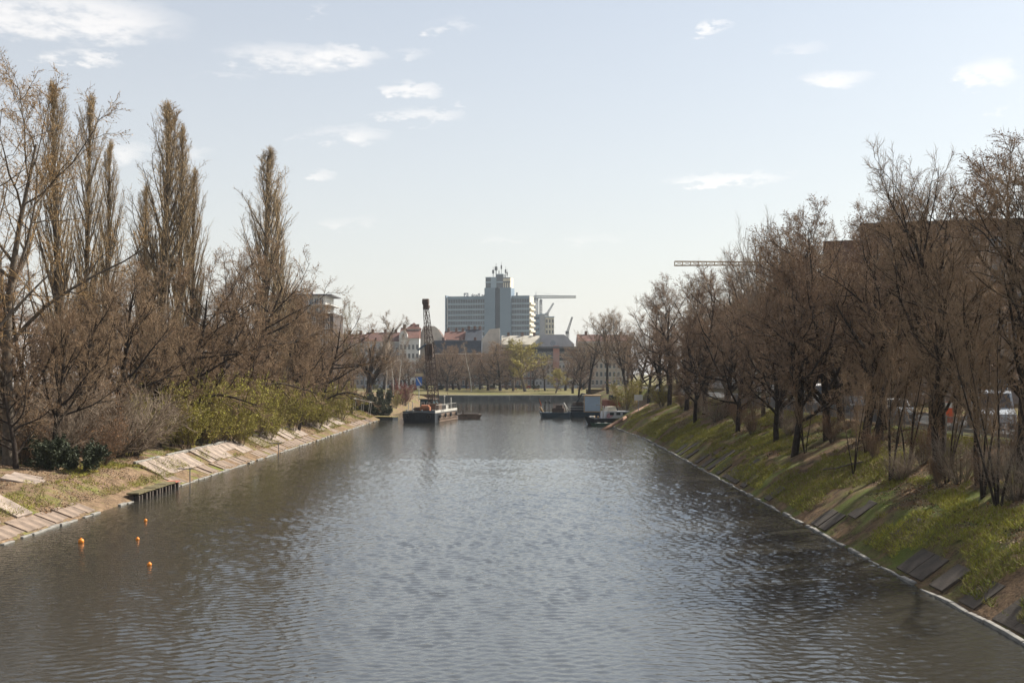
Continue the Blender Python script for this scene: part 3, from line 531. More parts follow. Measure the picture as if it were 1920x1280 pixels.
def house(name, label, px0, px1, eave, Y, depth, wall, rows, cols, roof=None, ridge=None, roofm=None, z0=2.0, ww=1.1, wh=1.8, cat='house', top_gap=1.0, skip=()):
    k = Y / F; x0 = (px0 - CX) * k; x1 = (px1 - CX) * k; W = x1 - x0; H = CAMZ - (eave - CY) * k - z0
    t = thing(name, label, cat, ((x0 + x1) / 2, Y, z0)); mb = MB(); mb.b2(-W/2, W/2, 0, depth, -1, H); mb.build('wall', wall, t)
    if roof:
        rh = (eave - ridge) * k; mb = MB(); o = .4
        if roof == 'gable': mb.prism([(-o, H + .01), (depth + o, H + .01), (depth/2, H + rh)], 'x', -W/2 - .02, W/2 + .02)
        elif roof == 'mansard': mb.prism([(-.25, H + .01), (depth, H + .01), (depth - 1.5, H + rh), (1.8, H + rh)], 'x', -W/2 - .1, W/2 + .1)
        elif roof == 'hip': mb.add([(-W/2 - o, -o, H + .01), (W/2 + o, -o, H + .01), (W/2 + o, depth + o, H + .01), (-W/2 - o, depth + o, H + .01), (0, depth/2, H + rh)], [(0, 1, 4), (1, 2, 4), (2, 3, 4), (3, 0, 4), (3, 2, 1, 0)])
        else: mb.b2(-W/2 - .3, W/2 + .3, -.3, depth + .3, H + .01, H + rh)
        r = mb.build('roof', roofm, t)
        if roof in ('gable', 'mansard'):
            for cx in (-.32, .05, .36):
                c = MB(); c.b2(cx * W - .5, cx * W + .5, depth/2 - .4, depth/2 + .4, H + rh * .6, H + rh + 1.3); c.build('chimney', M_brick, r)
    mb = MB(); mb.b2(-W/2 - .15, W/2 + .15, -.22, -.01, H - .45, H - .08); mb.build('cornice', M_trim, t)
    if rows:
        dz = (H - 1.2 - top_gap) / rows; dx = W / cols
        for r_ in range(rows):
            for c_ in range(cols):
                if (r_, c_) in skip: continue
                window(t, -W/2 + dx * (c_ + .5), -.012, 1.1 + dz * r_ + .3, min(ww, dx * .62), min(wh, dz * .62))
    return t, W, H
house('row_house', 'tan row house with brown roof, far left of the dredger', 612, 682, 644, 455, 13, M_tan, 5, 9, 'gable', 625, M_tiled)
house('row_house', 'pale row house with reddish roof left of the white gabled house', 683, 748, 640, 452, 13, M_grey, 5, 8, 'gable', 622, M_tiled)
t, W, H = house('town_house', 'white town house with a small curved front gable and red roof', 748.5, 786, 634, 448, 13, M_white, 5, 5, 'gable', 613, M_tile)
g = MB(); gx = -W/2 + 1.6; pts = [(gx - 1.6, H), (gx + 1.6, H), (gx + 1.5, H + 1.4), (gx + .8, H + 2.6), (gx, H + 3.1), (gx - .8, H + 2.6), (gx - 1.5, H + 1.4)]; g.prism(pts, 'y', -.35, 1.2); g.build('front_gable', M_white, t); window(t, gx, -.37, H + .5, .8, 1.3)
tw = MB(); tw.b2(-1.4, 3.6, 5, 10, H + .5, H + 3.6); tr = tw.build('roof_turret', M_white, t)
tw = MB(); tw.add([(-1.9, 4.5, H + 3.61), (4.1, 4.5, H + 3.61), (4.1, 10.5, H + 3.61), (-1.9, 10.5, H + 3.61), (1.1, 7.5, H + 6.2)], [(0, 1, 4), (1, 2, 4), (2, 3, 4), (3, 0, 4), (3, 2, 1, 0)]); tw.build('turret_roof', M_tile, tr)
def firewall(name, label, poly, Y, depth, m, roofm):
    k = Y / F; P = [((x - CX) * k, CAMZ - (y - CY) * k) for x, y in poly]; xm = sum(p[0] for p in P) / len(P)
    t = thing(name, label, 'house', (xm, Y, 2.0)); mb = MB(); mb.prism([(p[0] - xm, p[1] - 2.0) for p in P], 'y', 0, .5); mb.build('firewall', m, t)
    mb = MB(); mb.prism([((p[0] - xm) * .985, p[1] - 2.25) for p in P], 'y', .501, depth); mb.build('roof', roofm, t); return t
firewall('fire_wall_house', 'house with a blank beige firewall behind the dredger mast', [(786, 722), (786, 634), (794, 611), (814, 611), (820, 615), (832, 633), (832, 722)], 456, 14, M_beige, M_tiled)
firewall('fire_wall_house', 'house with a weathered beige firewall below the tower', [(902, 722), (902, 638), (918, 617), (937, 615), (938, 722)], 462, 14, M_beige, M_slate)
house('tenement', 'dark slate-roofed tenement behind the park trees', 813, 902, 662, 446, 13, M_brick, 4, 12, 'mansard', 638, M_slate)
house('roofed_house', 'house with bright orange tiled roof left of the tower', 832, 872, 637, 475, 12, M_tan, 0, 0, 'gable', 620, M_tile)
house('roofed_house', 'house with a dark steep roof below the tower', 872, 903, 640, 472, 14, M_tan, 0, 0, 'gable', 616, M_slate)
house('tenement', 'brown brick tenement right of the beige firewall', 938.5, 1002, 655, 450, 13, M_brick, 4, 9, 'flat', 651, M_slate)
house('low_house', 'pale house with a cream sheet roof right of the tower foot', 940, 1012, 646, 478, 14, M_cream, 0, 0, 'gable', 628, mat('roof_cream', (.40, .37, .31), .9, .2, .3))
firewall('gable_house', 'house with a big pale grey gable wall right of the tower', [(1014, 722), (1014, 627), (1058, 627), (1077, 645), (1077, 722)], 472, 14, M_grey, M_slate)
t, W, H = house('mansard_house', 'grey house with dark mansard storey and painted pillar', 1003, 1082, 676, 448, 13, M_grey, 4, 11, None, None, None, skip=[(r, 5) for r in range(4)])
mb = MB(); mb.b2(-W/2 - .2, W/2 + .2, -.1, 12, H + .01, H + 4.6); mn = mb.build('mansard', M_slate, t)
mb = MB(); mb.b2(-W/2 - .8, W/2 + .8, -.9, 12.5, H + 4.62, H + 5.3); mb.build('flat_roof', mat('roof_grey', (.12, .12, .13)), mn)
for i in range(11):
    if i != 5: window(mn, -W/2 + W / 11 * (i + .5), -.112, H + 1.5, 1.1, 1.7)
mb = MB(); mb.b2(-W * .07, W * .08, -.55, -.02, H - 8, H + 5.6); pl = mb.build('mural_pillar', mat('mural', (.50, .48, .46), .9, .5, .25, c2=(.45, .20, .16)), t)
mb = MB(); mb.cyl((-1, 1, H + 5.3), (-1, 1, H + 6.2), .08); mb.cyl((-1, 1, H + 6.2), (-1.1, .4, H + 6.6), .2, 1.1, n=14); mb.build('satellite_dish', mat('dish', (.2, .21, .22)), t)
house('row_house', 'brown house behind the trees right of the mansard house', 1083, 1180, 640, 452, 13, M_tan, 5, 12, 'gable', 626, M_tiled)
# modern building with penthouse, left
Y = 262.0; k = Y / F; t = thing('apartment_house', 'modern apartment house with white penthouse storeys and overhanging roof', 'building', ((585 - CX) * k, Y, 3.0))
def lx(px): return (px - 585) * k
def lz(py): return CAMZ - (py - CY) * k - 3.0
mb = MB(); mb.b2(lx(540), lx(625), 0, 14, -1, lz(587)); mb.build('wall', mat('clinker', (.07, .055, .05), .9, .25, .6), t)
mb = MB(); mb.b2(lx(535), lx(608), 1.5, 13, lz(587) + .01, lz(553)); mb.build('penthouse', M_white, t)
mb = MB(); mb.b2(lx(532), lx(622), .2, 14, lz(553) + .01, lz(551)); mb.build('roof', mat('roof_grey', (.12, .12, .13)), t)
mb = MB(); mb.b2(lx(533), lx(620), .1, 13.5, lz(571.5), lz(570.5)); bl = mb.build('balcony', M_white, t)
mb = MB()
for x in np.linspace(lx(609), lx(619.7), 10): mb.cyl((x, .2, lz(570.5)), (x, .2, lz(564)), .025, n=5)
mb.cyl((lx(609), .2, lz(564)), (lx(619.8), .2, lz(564)), .04, n=5); mb.build('balcony_railing', M_grey, bl)
mb = MB(); mb.b2(lx(575), lx(581), 4, 7, lz(551) + .01, lz(545)); mb.build('chimney', M_grey, t)
for r_, py in enumerate((569, 585.5)):
    for c_ in range(7): window(t, lx(543 + c_ * 9.6), 1.488, lz(py), .8, 1.25, pane=M_glb)
for r_ in range(7):
    for c_ in range(6): window(t, lx(549 + c_ * 13), -.012, lz(603 + r_ * 13), 1.1, 1.15, pane=M_glb)
# long pale block behind the left wood and brown office block on the right
t = thing('apartment_block', 'long pale apartment block glimpsed behind the left wood', 'building', (-80, 105, 3.0), R(90))
mb = MB(); mb.b2(0, 130, 0, 12, -1, 13.5); mb.build('wall', M_grey, t); mb = MB(); mb.b2(-.3, 130.3, -.3, 12.3, 13.51, 14); mb.build('roof', mat('roof_grey', (.12, .12, .13)), t)
for r_ in range(4):
    for c_ in range(32): window(t, 2.5 + c_ * 4.0, -.012, 1.4 + r_ * 3.1, 1.5, 1.6)
for i, (ya, L_, H_, m_) in enumerate(((150, 26, 9, M_grey), (178, 30, 10, M_tan), (210, 34, 11, M_white), (246, 40, 12, M_tan), (290, 40, 13, M_grey))):
    t = thing('street_house', 'street house behind the right-bank trees, %s past the brown block' % ORD[i], 'house', (44, ya + L_, 4.4), R(-90))
    mb = MB(); mb.b2(0, L_, 0, 12, -1, H_); mb.build('wall', m_, t); mb = MB(); mb.prism([(-.4, H_ + .01), (12.4, H_ + .01), (6, H_ + 3)], 'x', -.1, L_ + .1); mb.build('roof', M_tiled, t)
    for r_ in range(3):
        for c_ in range(int(L_ / 3)): window(t, 1.5 + c_ * 3, -.012, 1.0 + r_ * 2.7, 1.2, 1.6)
M_brown = mat('concrete_brown', (.27, .215, .18), .95, .2, .3)
Y = 140.0; k = Y / F; t = thing('office_block', 'long brown flat-roofed block behind the right bank trees', 'building', ((1615 - CX) * k, Y, 4.4), R(-16))
Ht = CAMZ - (426 - CY) * k - 4.4; mb = MB(); mb.b2(0, 42, 0, 14, -1, Ht); mb.build('wall', M_brown, t); mb = MB(); mb.b2(-.2, 42.2, -.25, 14.2, Ht + .01, Ht + .45); mb.build('roof', mat('roof_dark', (.06, .055, .055)), t)
hl = CAMZ - (447 - CY) * k - 4.4; mb = MB(); mb.b2(-4.4, -.02, 1.6, 12, -1, hl); mb.build('side_wing', M_brick, t)
for r_ in range(6):
    for c_ in range(13): window(t, 3 + c_ * 3.0, -.012, 1.2 + r_ * 3.25, 2.0, 1.7, pane=M_glb)
# ------------------------------------------------------------------ bank tower on the skyline
TY = 900.0; k = TY / F; ck = math.cos(R(12)); M_core = mat('tower_concrete', (.16, .215, .275), .85, .06, .05); M_span = mat('tower_spandrel', (.28, .355, .43), .7, .06, .1); M_tglass = glass('tower_glass', (.05, .065, .085), .12)
tower = thing('office_tower', 'grey slab office tower with tall central core on the skyline', 'office tower', ((917 - CX) * k, TY, 2.0), R(-12))
tx = lambda px: (px - 917) * k / ck
tz = lambda py: CAMZ - (py - CY) * k - 2.0
for nm_, a, b_ in (('left_wing', 839, 909.6), ('right_wing', 959.6, 992)):
    mb = MB(); mb.b2(tx(a), tx(b_), 0, 16, -1, tz(561)); wing = mb.build(nm_, M_tglass, tower)
    mb = MB(); mb.b2(tx(a) - .2, tx(b_) + .2, -.5, 16.3, tz(561) + .01, tz(555)); mb.build('parapet', M_core, wing)
    for f in range(16):
        zt = tz(561) - f * 4.1
        if zt < 3: break
        mb = MB(); mb.b2(tx(a) - .15, tx(b_) + .1, -.45, -.01, zt - 4.1, zt - 2.75); mb.b2(tx(a) - .15, tx(b_) + .1, -.7, -.46, zt - 2.95, zt - 2.75); mb.build('spandrel', M_span, wing)
        mb = MB(); n = max(2, int((tx(b_) - tx(a)) / 1.9))
        for i in range(n + 1): x = tx(a) + (tx(b_) - tx(a)) * i / n; mb.b2(x - .1, x + .1, -.3, -.012, zt - 2.74, zt - .02)
        mb.build('mullions', M_core, wing)
mb = MB(); mb.b2(tx(834), tx(836.2), -1, 16, -1, tz(553)); mb.build('end_fin', M_core, tower)
mb = MB(); mb.b2(tx(837.3), tx(838.6), -.3, 15, -1, tz(556)); mb.build('end_stair', M_white, tower)
mb = MB(); mb.b2(tx(992.3), tx(993), .4, 15.6, -1, tz(556)); ew = mb.build('end_wall', M_cream, tower)
for f in range(15):
    mb = MB(); zt = tz(561) - f * 4.1; mb.b2(tx(993) + .01, tx(993) + 1.2, .2, 15.8, zt - 4.1, zt - 2.6); mb.build('balcony', M_cream, ew)
mb = MB(); mb.b2(tx(909.8), tx(929.6), -2.6, 10, -1, tz(540)); mb.b2(tx(939), tx(959.4), -2.6, 10, -1, tz(540)); core = mb.build('core', M_core, tower)
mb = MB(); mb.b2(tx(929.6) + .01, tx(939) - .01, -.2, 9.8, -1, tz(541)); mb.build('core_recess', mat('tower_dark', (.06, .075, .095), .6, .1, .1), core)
pent = [('dark', 911, 921.2, 519.5), ('light', 921.3, 931.5, 519.8), ('dark', 931.6, 944, 514), ('grid', 944.1, 957.6, 521)]
for nm_, a, b_, top in pent:
    mb = MB(); mb.b2(tx(a), tx(b_), -1.6 if nm_ == 'light' else -1.0, 9, tz(540) + .02, tz(top)); p = mb.build('penthouse', {'dark': M_tglass, 'light': M_span, 'grid': M_cream}[nm_], tower)
    if nm_ != 'light':
        mb = MB(); mb.b2(tx(a) - .05, tx(b_) + .05, -1.3, -1.01, tz(530.5), tz(528)); mb.b2(tx(a) - .05, tx(b_) + .05, -1.3, -1.01, tz(top + 1.5), tz(top)); 
        if nm_ == 'grid':
            for i in range(3): mb.b2(tx(a + 2.4 + i * 4) - .3, tx(a + 2.4 + i * 4) + .3, -1.2, -1.012, tz(540) + .1, tz(531))
        mb.build('frame', M_span if nm_ == 'dark' else M_tglass, p)
for px, top, r_ in ((923, 505.5, .5), (928.6, 499.5, .7), (938.5, 497, .35), (946.5, 505, .4), (949.5, 510, .3), (934, 507, .2)):
    mb = MB(); mb.cyl((tx(px), 3, tz(521)), (tx(px), 3, tz(top + 6)), r_ * .5); mb.cyl((tx(px), 3, tz(top + 7)), (tx(px), 3, tz(top)), r_ * 1.6, n=10); mb.cyl((tx(px), 3, tz(top)), (tx(px), 3, tz(top) + 2.5), r_ * .25); mb.build('antenna', mat('antenna', (.16, .165, .17)), tower)
for i in range(3): mb = MB(); mb.b2(tx(965), tx(967.5), 5, 7, tz(555) + .01, tz(548)); 
mb.build('roof_box', mat('antenna', (.16, .165, .17)), tower)
M_sign = mat('sign_dark', (.02, .035, .07), .5, 0, 1)
cu = bpy.data.curves.new('sign_text', 'FONT'); cu.body = 'Deutsche Bank'; cu.size = 3.7; cu.extrude = .2; cu.offset = .05; cu.align_x = 'RIGHT'
tmp = bpy.data.objects.new('tmp_text', cu); scene.collection.objects.link(tmp); bpy.context.view_layer.update()
me = bpy.data.meshes.new_from_object(tmp.evaluated_get(bpy.context.evaluated_depsgraph_get())); bpy.data.objects.remove(tmp); me.materials.clear(); me.materials.append(M_sign)
s = link('sign_lettering', me, tower, (tx(874.5), 13, tz(555) + .35)); s.rotation_euler = (R(90), 0, R(180)); tag(s, 'dark roof lettering read from behind, so mirrored')
lg = MB(); a, b_, z0, z1, yy = tx(861), tx(869.6), tz(555) + .1, tz(546.5), 12.6
for q in ((a, b_, z0, z0 + .65), (a, b_, z1 - .65, z1), (a, a + .65, z0 + .651, z1 - .651), (b_ - .65, b_, z0 + .651, z1 - .651)): lg.b2(q[0], q[1], yy, yy + .4, q[2], q[3])
lg.add([(a + .9, yy + .1, z1 - .8), (a + 1.5, yy + .1, z1 - .8), (b_ - .8, yy + .1, z0 + .8), (b_ - 1.4, yy + .1, z0 + .8), (a + .9, yy + .35, z1 - .8), (a + 1.5, yy + .35, z1 - .8), (b_ - .8, yy + .35, z0 + .8), (b_ - 1.4, yy + .35, z0 + .8)], [(0, 1, 2, 3), (7, 6, 5, 4), (0, 4, 5, 1), (1, 5, 6, 2), (2, 6, 7, 3), (3, 7, 4, 0)])
lg.build('sign_square', M_sign, tower)
# lower blocks right of the tower
AY = 940.0; k2 = AY / F
def far_block(name, label, px0, px1, top, m, band=None, rz=0):
    t = thing(name, label, 'building', ((px0 + px1) / 2 * k2 - CX * k2, AY, 2.0)); W = (px1 - px0) * k2; H = CAMZ - (top - CY) * k2 - 2
    mb = MB(); mb.b2(-W/2, W/2, 0, 14, -1, H); mb.build('wall', m, t); mb = MB(); mb.b2(-W/2 - .2, W/2 + .2, -.3, 14.2, H + .01, H + .8); mb.build('parapet', M_span, t)
    if band:
        for f in range(int(H / 4.4)): mb = MB(); mb.b2(-W/2 + .5, W/2 - .5, -.08, -.01, H - 3.3 - f * 4.4, H - 1.2 - f * 4.4); mb.build('window_band', band, t)
    return t, W, H
far_block('office_block', 'small glass office block just right of the tower', 1001.5, 1012, 591, M_span, M_tglass)
far_block('office_block', 'windowless lilac-grey block right of the glass one', 1012.5, 1022, 590, M_grey)
t, W, H = far_block('office_block', 'cream framed block under construction right of the tower', 1022.5, 1039, 595, M_cream)
for r_ in range(4):
    for c_ in range(3): window(t, -W/2 + W / 3 * (c_ + .5), -.012, H - 4.2 - r_ * 4.2, 1.6, 2.8, frame=M_cream)
M_steel = mat('crane_grey', (.34, .35, .36), .7, .1, 1); M_crane = mat('crane_yellow', (.42, .33, .22), .7, .1, 1)
def lattice(mb, p0, p1, w0, w1, n, r=.06, up=Vector((0, 0, 1))):
    p0 = Vector(p0); p1 = Vector(p1); d = (p1 - p0).normalized(); u = d.orthogonal().normalized() if abs(d.dot(up)) > .99 else d.cross(up).normalized(); v = d.cross(u)
    def c(i, t): w = (w0 + (w1 - w0) * t) / 2; return p0.lerp(p1, t) + u * (w * (1 if i in (0, 3) else -1)) + v * (w * (1 if i < 2 else -1))
    for i in range(4): mb.cyl(c(i, 0), c(i, 1), r * 1.5, n=5)
    for j in range(n):
        for i in range(4):
            mb.cyl(c(i, j / n), c((i + 1) % 4, (j + 1) / n), r, n=4, caps=False); mb.cyl(c(i, j / n), c((i + 1) % 4, j / n), r, n=4, caps=False)
    return mb
def tower_crane(label, px, top, Y, jib_px0, jib_px1, jib_py, m, w=1.6, r=.14, z0=2.0, tip_py=None):
    k = Y / F; X = (px - CX) * k; t = thing('tower_crane', label, 'crane', (X, Y, z0)); z = lambda py: CAMZ - (py - CY) * k - z0
    mb = MB(); lattice(mb, (0, 0, -.5), (0, 0, z(jib_py)), w, w, int(z(jib_py) / 2.2), r); mb.build('mast', m, t)
    mb = MB(); lattice(mb, ((jib_px0 - px) * k, 0, z(jib_py)), ((jib_px1 - px) * k, 0, z(tip_py or jib_py)), w * .9, w * .6, max(6, int(abs(jib_px1 - jib_px0) * k / 2.2)), r); mb.build('jib', m, t)
    mb = MB(); mb.b2(-1.1, 1.1, -1.1, 1.1, z(jib_py) - 2.6, z(jib_py) - .4); mb.build('cab', M_grey, t)
    mb = MB(); mb.cyl((0, 0, z(jib_py)), (0, 0, z(jib_py) + 4), .25); mb.cyl((0, 0, z(jib_py) + 4), ((jib_px1 - px) * k * .6, 0, z(tip_py or jib_py) + .8), .06, n=4); mb.build('tie_bar', m, t); return t
tower_crane('pale tower crane with a long level jib beside the bank tower', 1005, 0, 960, 1001, 1080, 556.5, M_steel, 2.2, .22)
tower_crane('slim pale crane mast right of the tower crane', 1014, 0, 970, 1012, 1017, 563, M_steel, 1.4, .16)
def luffing(label, px0, py0, px1, py1, Y, m):
    k = Y / F; z = lambda py: CAMZ - (py - CY) * k - 2.0
    t = thing('luffing_crane', label, 'crane', ((px0 - CX) * k, Y, 2.0)); mb = MB(); lattice(mb, (0, 0, -.5), (0, 0, z(py0)), 1.6, 1.6, 20, .14); mb.build('mast', m, t)
    mb = MB(); lattice(mb, (0, 0, z(py0)), ((px1 - px0) * k, 0, z(py1)), 1.5, .8, 8, .16); mb.build('jib', m, t); mb = MB(); mb.b2(-1.6, .8, -.9, .9, z(py0) - 1.6, z(py0) + .6); mb.build('cab', m, t)
luffing('luffing crane with raised jib above the cream block', 1026, 588, 1038, 568, 965, M_steel)
luffing('dark luffing crane with raised jib, alone right of the blocks', 1064, 622, 1073, 594, 940, mat('crane_dark', (.10, .10, .11)))
tower_crane('tower crane whose jib pokes out of the right-bank treetops', 1425, 0, 330, 1265, 1445, 494, M_crane, 1.3, .09, 3.5, None)
# ------------------------------------------------------------------ vehicles
def car(label, X, Y, z, rz, paint, kind='car', group=None):
    t = thing('parked_van' if kind == 'van' else 'parked_car', label, kind, (X, Y, z), rz, group)
    if kind == 'van': L, W, prof = 5.6, 1.95, [(-2.8, .35), (2.75, .35), (2.8, .95), (2.1, 1.25), (1.45, 2.2), (1.1, 2.35), (-2.7, 2.35), (-2.8, 2.1)]
    else: L, W, prof = 4.3, 1.75, [(-2.1, .3), (2.1, .3), (2.15, .7), (1.9, .82), (.95, .92), (.35, 1.4), (-1.1, 1.45), (-1.75, .98), (-2.12, .92)]
    pm = mat('paint_' + paint[0], paint[1], .25, .04, 1, spec=.6); mb = MB(); mb.prism([(p[0], p[1]) for p in prof], 'y', -W/2, W/2); body = mb.build('body', pm, t)
    g = MB()
    sg = [(-1.45, 1.0), (.75, .98), (.3, 1.34), (-1.05, 1.38)] if kind != 'van' else [(.55, 1.35), (1.75, 1.35), (1.3, 2.1), (.55, 2.1)]
    for s_ in (-1, 1): g.prism(sg, 'y', s_ * (W/2 + .004), s_ * (W/2 + .012))
    g.build('side_window', M_gl, t); g = MB()
    a, b_ = ((.98, .93), (.40, 1.38)) if kind != 'van' else ((2.08, 1.30), (1.5, 2.16))
    n_ = Vector((b_[1] - a[1], 0, a[0] - b_[0])).normalized() * .012
    g.add([Vector((a[0], -W*.44, a[1])) + n_, Vector((a[0], W*.44, a[1])) + n_, Vector((b_[0], W*.42, b_[1])) + n_, Vector((b_[0], -W*.42, b_[1])) + n_], [(0, 1, 2, 3)]); g.build('windscreen', M_gl, t)
    for s_ in (-1, 1):
        g = MB(); g.b2(prof[2][0] - .1, prof[2][0] + .02, s_ * W*.32 - .18, s_ * W*.32 + .18, .62, .8); g.build('headlight', mat('lamp_glass', (.7, .7, .68), .2, 0), t)
        for xw_ in (L * .31, -L * .31):
            w = MB(); w.cyl((xw_, s_ * (W/2 - .2), .32), (xw_, s_ * (W/2 + .02), .32), .32, n=16); tyre = w.build('tyre', mat('rubber', (.02, .02, .02)), t)
            w = MB(); w.cyl((xw_, s_ * (W/2 + .021), .32), (xw_, s_ * (W/2 + .03), .32), .19, n=12); w.build('rim', mat('rim', (.4, .4, .41), .4, 0, metal=.8), tyre)
    return t
silver = ('silver', (.42, .45, .48)); white = ('white', (.75, .75, .74)); dark = ('dark', (.03, .035, .045)); red = ('red', (.30, .04, .03)); blue = ('blue', (.05, .10, .22))
mb = MB(); mb.add([(26.6, -60, 4.53), (33.5, -60, 4.53), (33.5, 330, 4.53), (26.6, 330, 4.53)], [(0, 1, 2, 3)]); tag(mb.build('street', mat('asphalt', (.055, .055, .056), .9, .25, 2)), kind='structure')
for x0, x1 in ((26.45, 26.6), (33.5, 33.65)): mb = MB(); mb.b2(x0, x1, -60, 330, 4.3, 4.64); tag(mb.build('kerb', M_kerb), kind='structure')
car('silver-blue van parked beyond the right bank railing', 29.3, 75, 4.53, R(-100), silver, 'van')
car('white car parked beyond the railing, left of the silver van', 28.6, 92, 4.53, R(-90), white)
car('dark car parked far along the right-hand street', 28.6, 104, 4.53, R(-90), dark)
car('white van parked far along the right-hand street', 28.7, 118, 4.53, R(-90), white, 'van')
for px, Y, p, lb in ((868, 428.5, blue, 'blue car, leftmost parked behind the far park'), (897, 428.5, silver, 'silver car parked behind the far park, second from left'), (922, 428.5, white, 'white car parked behind the far park, third from left'), (968, 428.5, dark, 'dark car parked behind the far park, under the yellow willow'), (984, 428.5, red, 'red car parked behind the far park, rightmost')):
    car(lb, (px - CX) * Y / F, Y, 2.08, R(180) if px > 900 else 0, p, 'car', 'cars parked behind the far park')
# ------------------------------------------------------------------ railing on the right bank
M_iron = mat('railing_grey', (.16, .16, .165), .6, .15, 2); fence = thing('railing', 'grey metal railing along the top of the right bank', 'railing', (24.25, 46, 4.43)); yy = 0
while yy < 92:
    mb = MB(); mb.b2(-.045, .045, yy - .045, yy + .045, -.3, 1.12); mb.build('post', M_iron, fence)
    mb = MB(); mb.b2(-.02, .02, yy + .047, yy + 2.45, 1.0, 1.05); mb.b2(-.02, .02, yy + .047, yy + 2.45, .12, .16); mb.build('rail', M_iron, fence)
    mb = MB()
    for i in range(16): mb.cyl((0, yy + .18 + i * .145, .161), (0, yy + .18 + i * .145, .999), .014, n=5, caps=False)
    mb.build('bars', M_iron, fence); yy += 2.5
t = thing('barrier_board', 'orange and white barrier board behind the right railing', 'barrier', (25.6, 72.5, 4.45)); mb = MB(); mb.b2(-.5, .5, -.03, .03, .5, 1.75); mb.build('board', mat('barrier_orange', (.62, .11, .04), .6, .1, 2), t); mb = MB(); mb.b2(-.5, .5, -.034, -.031, 1.4, 1.72); mb.build('stripe', M_white, t)
for s_ in (-.4, .4): mb = MB(); mb.b2(s_ - .03, s_ + .03, .031, .09, -.2, 1.7); mb.build('leg', M_iron, t)
# ------------------------------------------------------------------ buoys, jetty, hose
M_buoy = mat('buoy_orange', (.75, .24, .02), .45, .12, 3)
for px, py, r_, lb in ((152, 1015, .135, 'largest orange buoy, nearest the left bank'), (258, 1010, .09, 'orange buoy in the middle of the four'), (273, 975, .09, 'farthest orange buoy, by the jetty posts'), (280, 1058, .095, 'nearest orange buoy, lowest in the picture')):
    Y = CAMZ * F / (py + 2 - CY); t = thing('buoy', lb, 'buoy', ((px - CX) * Y / F, Y, 0), 0, 'orange mooring buoys'); mb = MB(); mb.ball((0, 0, r_ * .55), r_, 18, 12); mb.build('float', M_buoy, t, True); mb = MB(); mb.cyl((0, 0, r_ * 1.5), (0, 0, r_ * 1.75), r_ * .22, n=8); mb.build('eye', M_buoy, t)
M_timber = mat('wet_timber', (.055, .042, .034), .9, .4, 4, .01); M_rbrick = mat('red_brick', (.34, .12, .08), .9, .3, 3)
j = thing('timber_jetty', 'old timber-piled bank edge with dark posts standing in the water', 'jetty', (-24.1, 74.6, 0))
for i in range(13): mb = MB(); x = .0 + random.gauss(0, .03); mb.b2(x - .13, x + .13, i * .7 - .12, i * .7 + .12, -1.4, .36 + random.uniform(-.06, .05)); mb.build('post', M_timber, j)
mb = MB(); mb.b2(-.5, -.16, -.3, 8.8, -1.0, .3); mb.build('back_boards', M_timber, j)
for i in range(8): mb = MB(); mb.b2(-.62, .16, i * 1.13 - .2, i * 1.13 + .88, 0.40 + (i % 2) * .01, .50 + random.uniform(-.03, .03)); mb.build('cap_beam', M_rbrick if i == 7 else mat('mossy_earth', (.12, .10, .05), .95, .4, 3), j)
hp = [(142 + 0, 930)]
pts = []
for px, py, z in ((180, 936, .95), (198, 927, 1.0), (222, 918, 1.05), (250, 913, 1.05), (272, 907, 1.1), (290, 903, 1.1)):
    Y = (CAMZ - z) * F / (py - CY); X = (px - CX) * Y / F; pts.append((X, Y, float(gl(X, Y)) + .06))
mb = MB(); mb.tube(pts, .06, 8); tag(mb.build('hose', mat('hose_pale', (.52, .42, .33), .8, .2, 3), smooth=True), 'pale hose lying across the left slope above the jetty', 'hose')
for px, py, lb in ((362, 893, 'thin iron bracket post at the left waterline near the jetty'), (538, 838, 'thin iron bracket post at the left waterline, farther off')):
    Y = CAMZ * F / (py + 12 - CY); t = thing('bracket_post', lb, 'post', (-24.15, Y, 0)); mb = MB(); mb.cyl((0, 0, -1), (0, 0, 1.0), .045, n=6); mb.build('post', M_iron, t); mb = MB(); mb.b2(-.9, .3, -.04, .04, 1.0, 1.07); mb.build('arm', M_iron, t)
# ------------------------------------------------------------------ dredger
M_wood0 = mat('rope', (.35, .29, .2)); M_hull = mat('hull_black', (.018, .022, .028), .5, .3, 1.0); M_rust = mat('rust_brown', (.125, .085, .06), .85, .4, 1.5, .01); M_mast = mat('rusty_iron', (.075, .05, .038), .8, .4, 2); M_bul = mat('bulwark_white', (.42, .405, .365), .7, .2, 1.5)
d = thing('dredger', 'old black-hulled dredger with tall rusty lattice boom, moored at left', 'dredger', (-14.1, 189, .3), R(-9.2))
mb = MB(); mb.add([(-5, .6, -1.2), (0, .6, -1.2), (0, 16.5, -1.2), (-5, 16.5, -1.2), (-5.15, 0, 1.15), (.15, -.1, 1.25), (.15, 16.6, 1.2), (-5.15, 16.6, 1.2), (-2.5, -.5, 1.45), (-2.5, .2, -1.2)],
       [(0, 9, 8, 4), (9, 1, 5, 8), (1, 2, 6, 5), (2, 3, 7, 6), (3, 0, 4, 7), (4, 8, 5, 6, 7), (0, 3, 2, 1, 9)]); hull = mb.build('hull', M_hull, d)
mb = MB(); mb.b2(.05, .16, 3.2, 16.4, -1.1, 1.1); mb.build('side_plating', M_rust, hull)
for z_ in (-.2, .25, .7): mb = MB(); mb.b2(.161, .30, 2.2, 16.4, z_ - .05, z_ + .05); mb.build('rubbing_strake', M_rust, hull)
mb = MB(); mb.b2(.02, .12, .3, 16.5, 1.26, 1.66); mb.build('bulwark', M_bul, d); mb = MB(); mb.b2(-5.12, -5.02, .3, 16.5, 1.2, 1.5); mb.build('bulwark', M_hull, d)
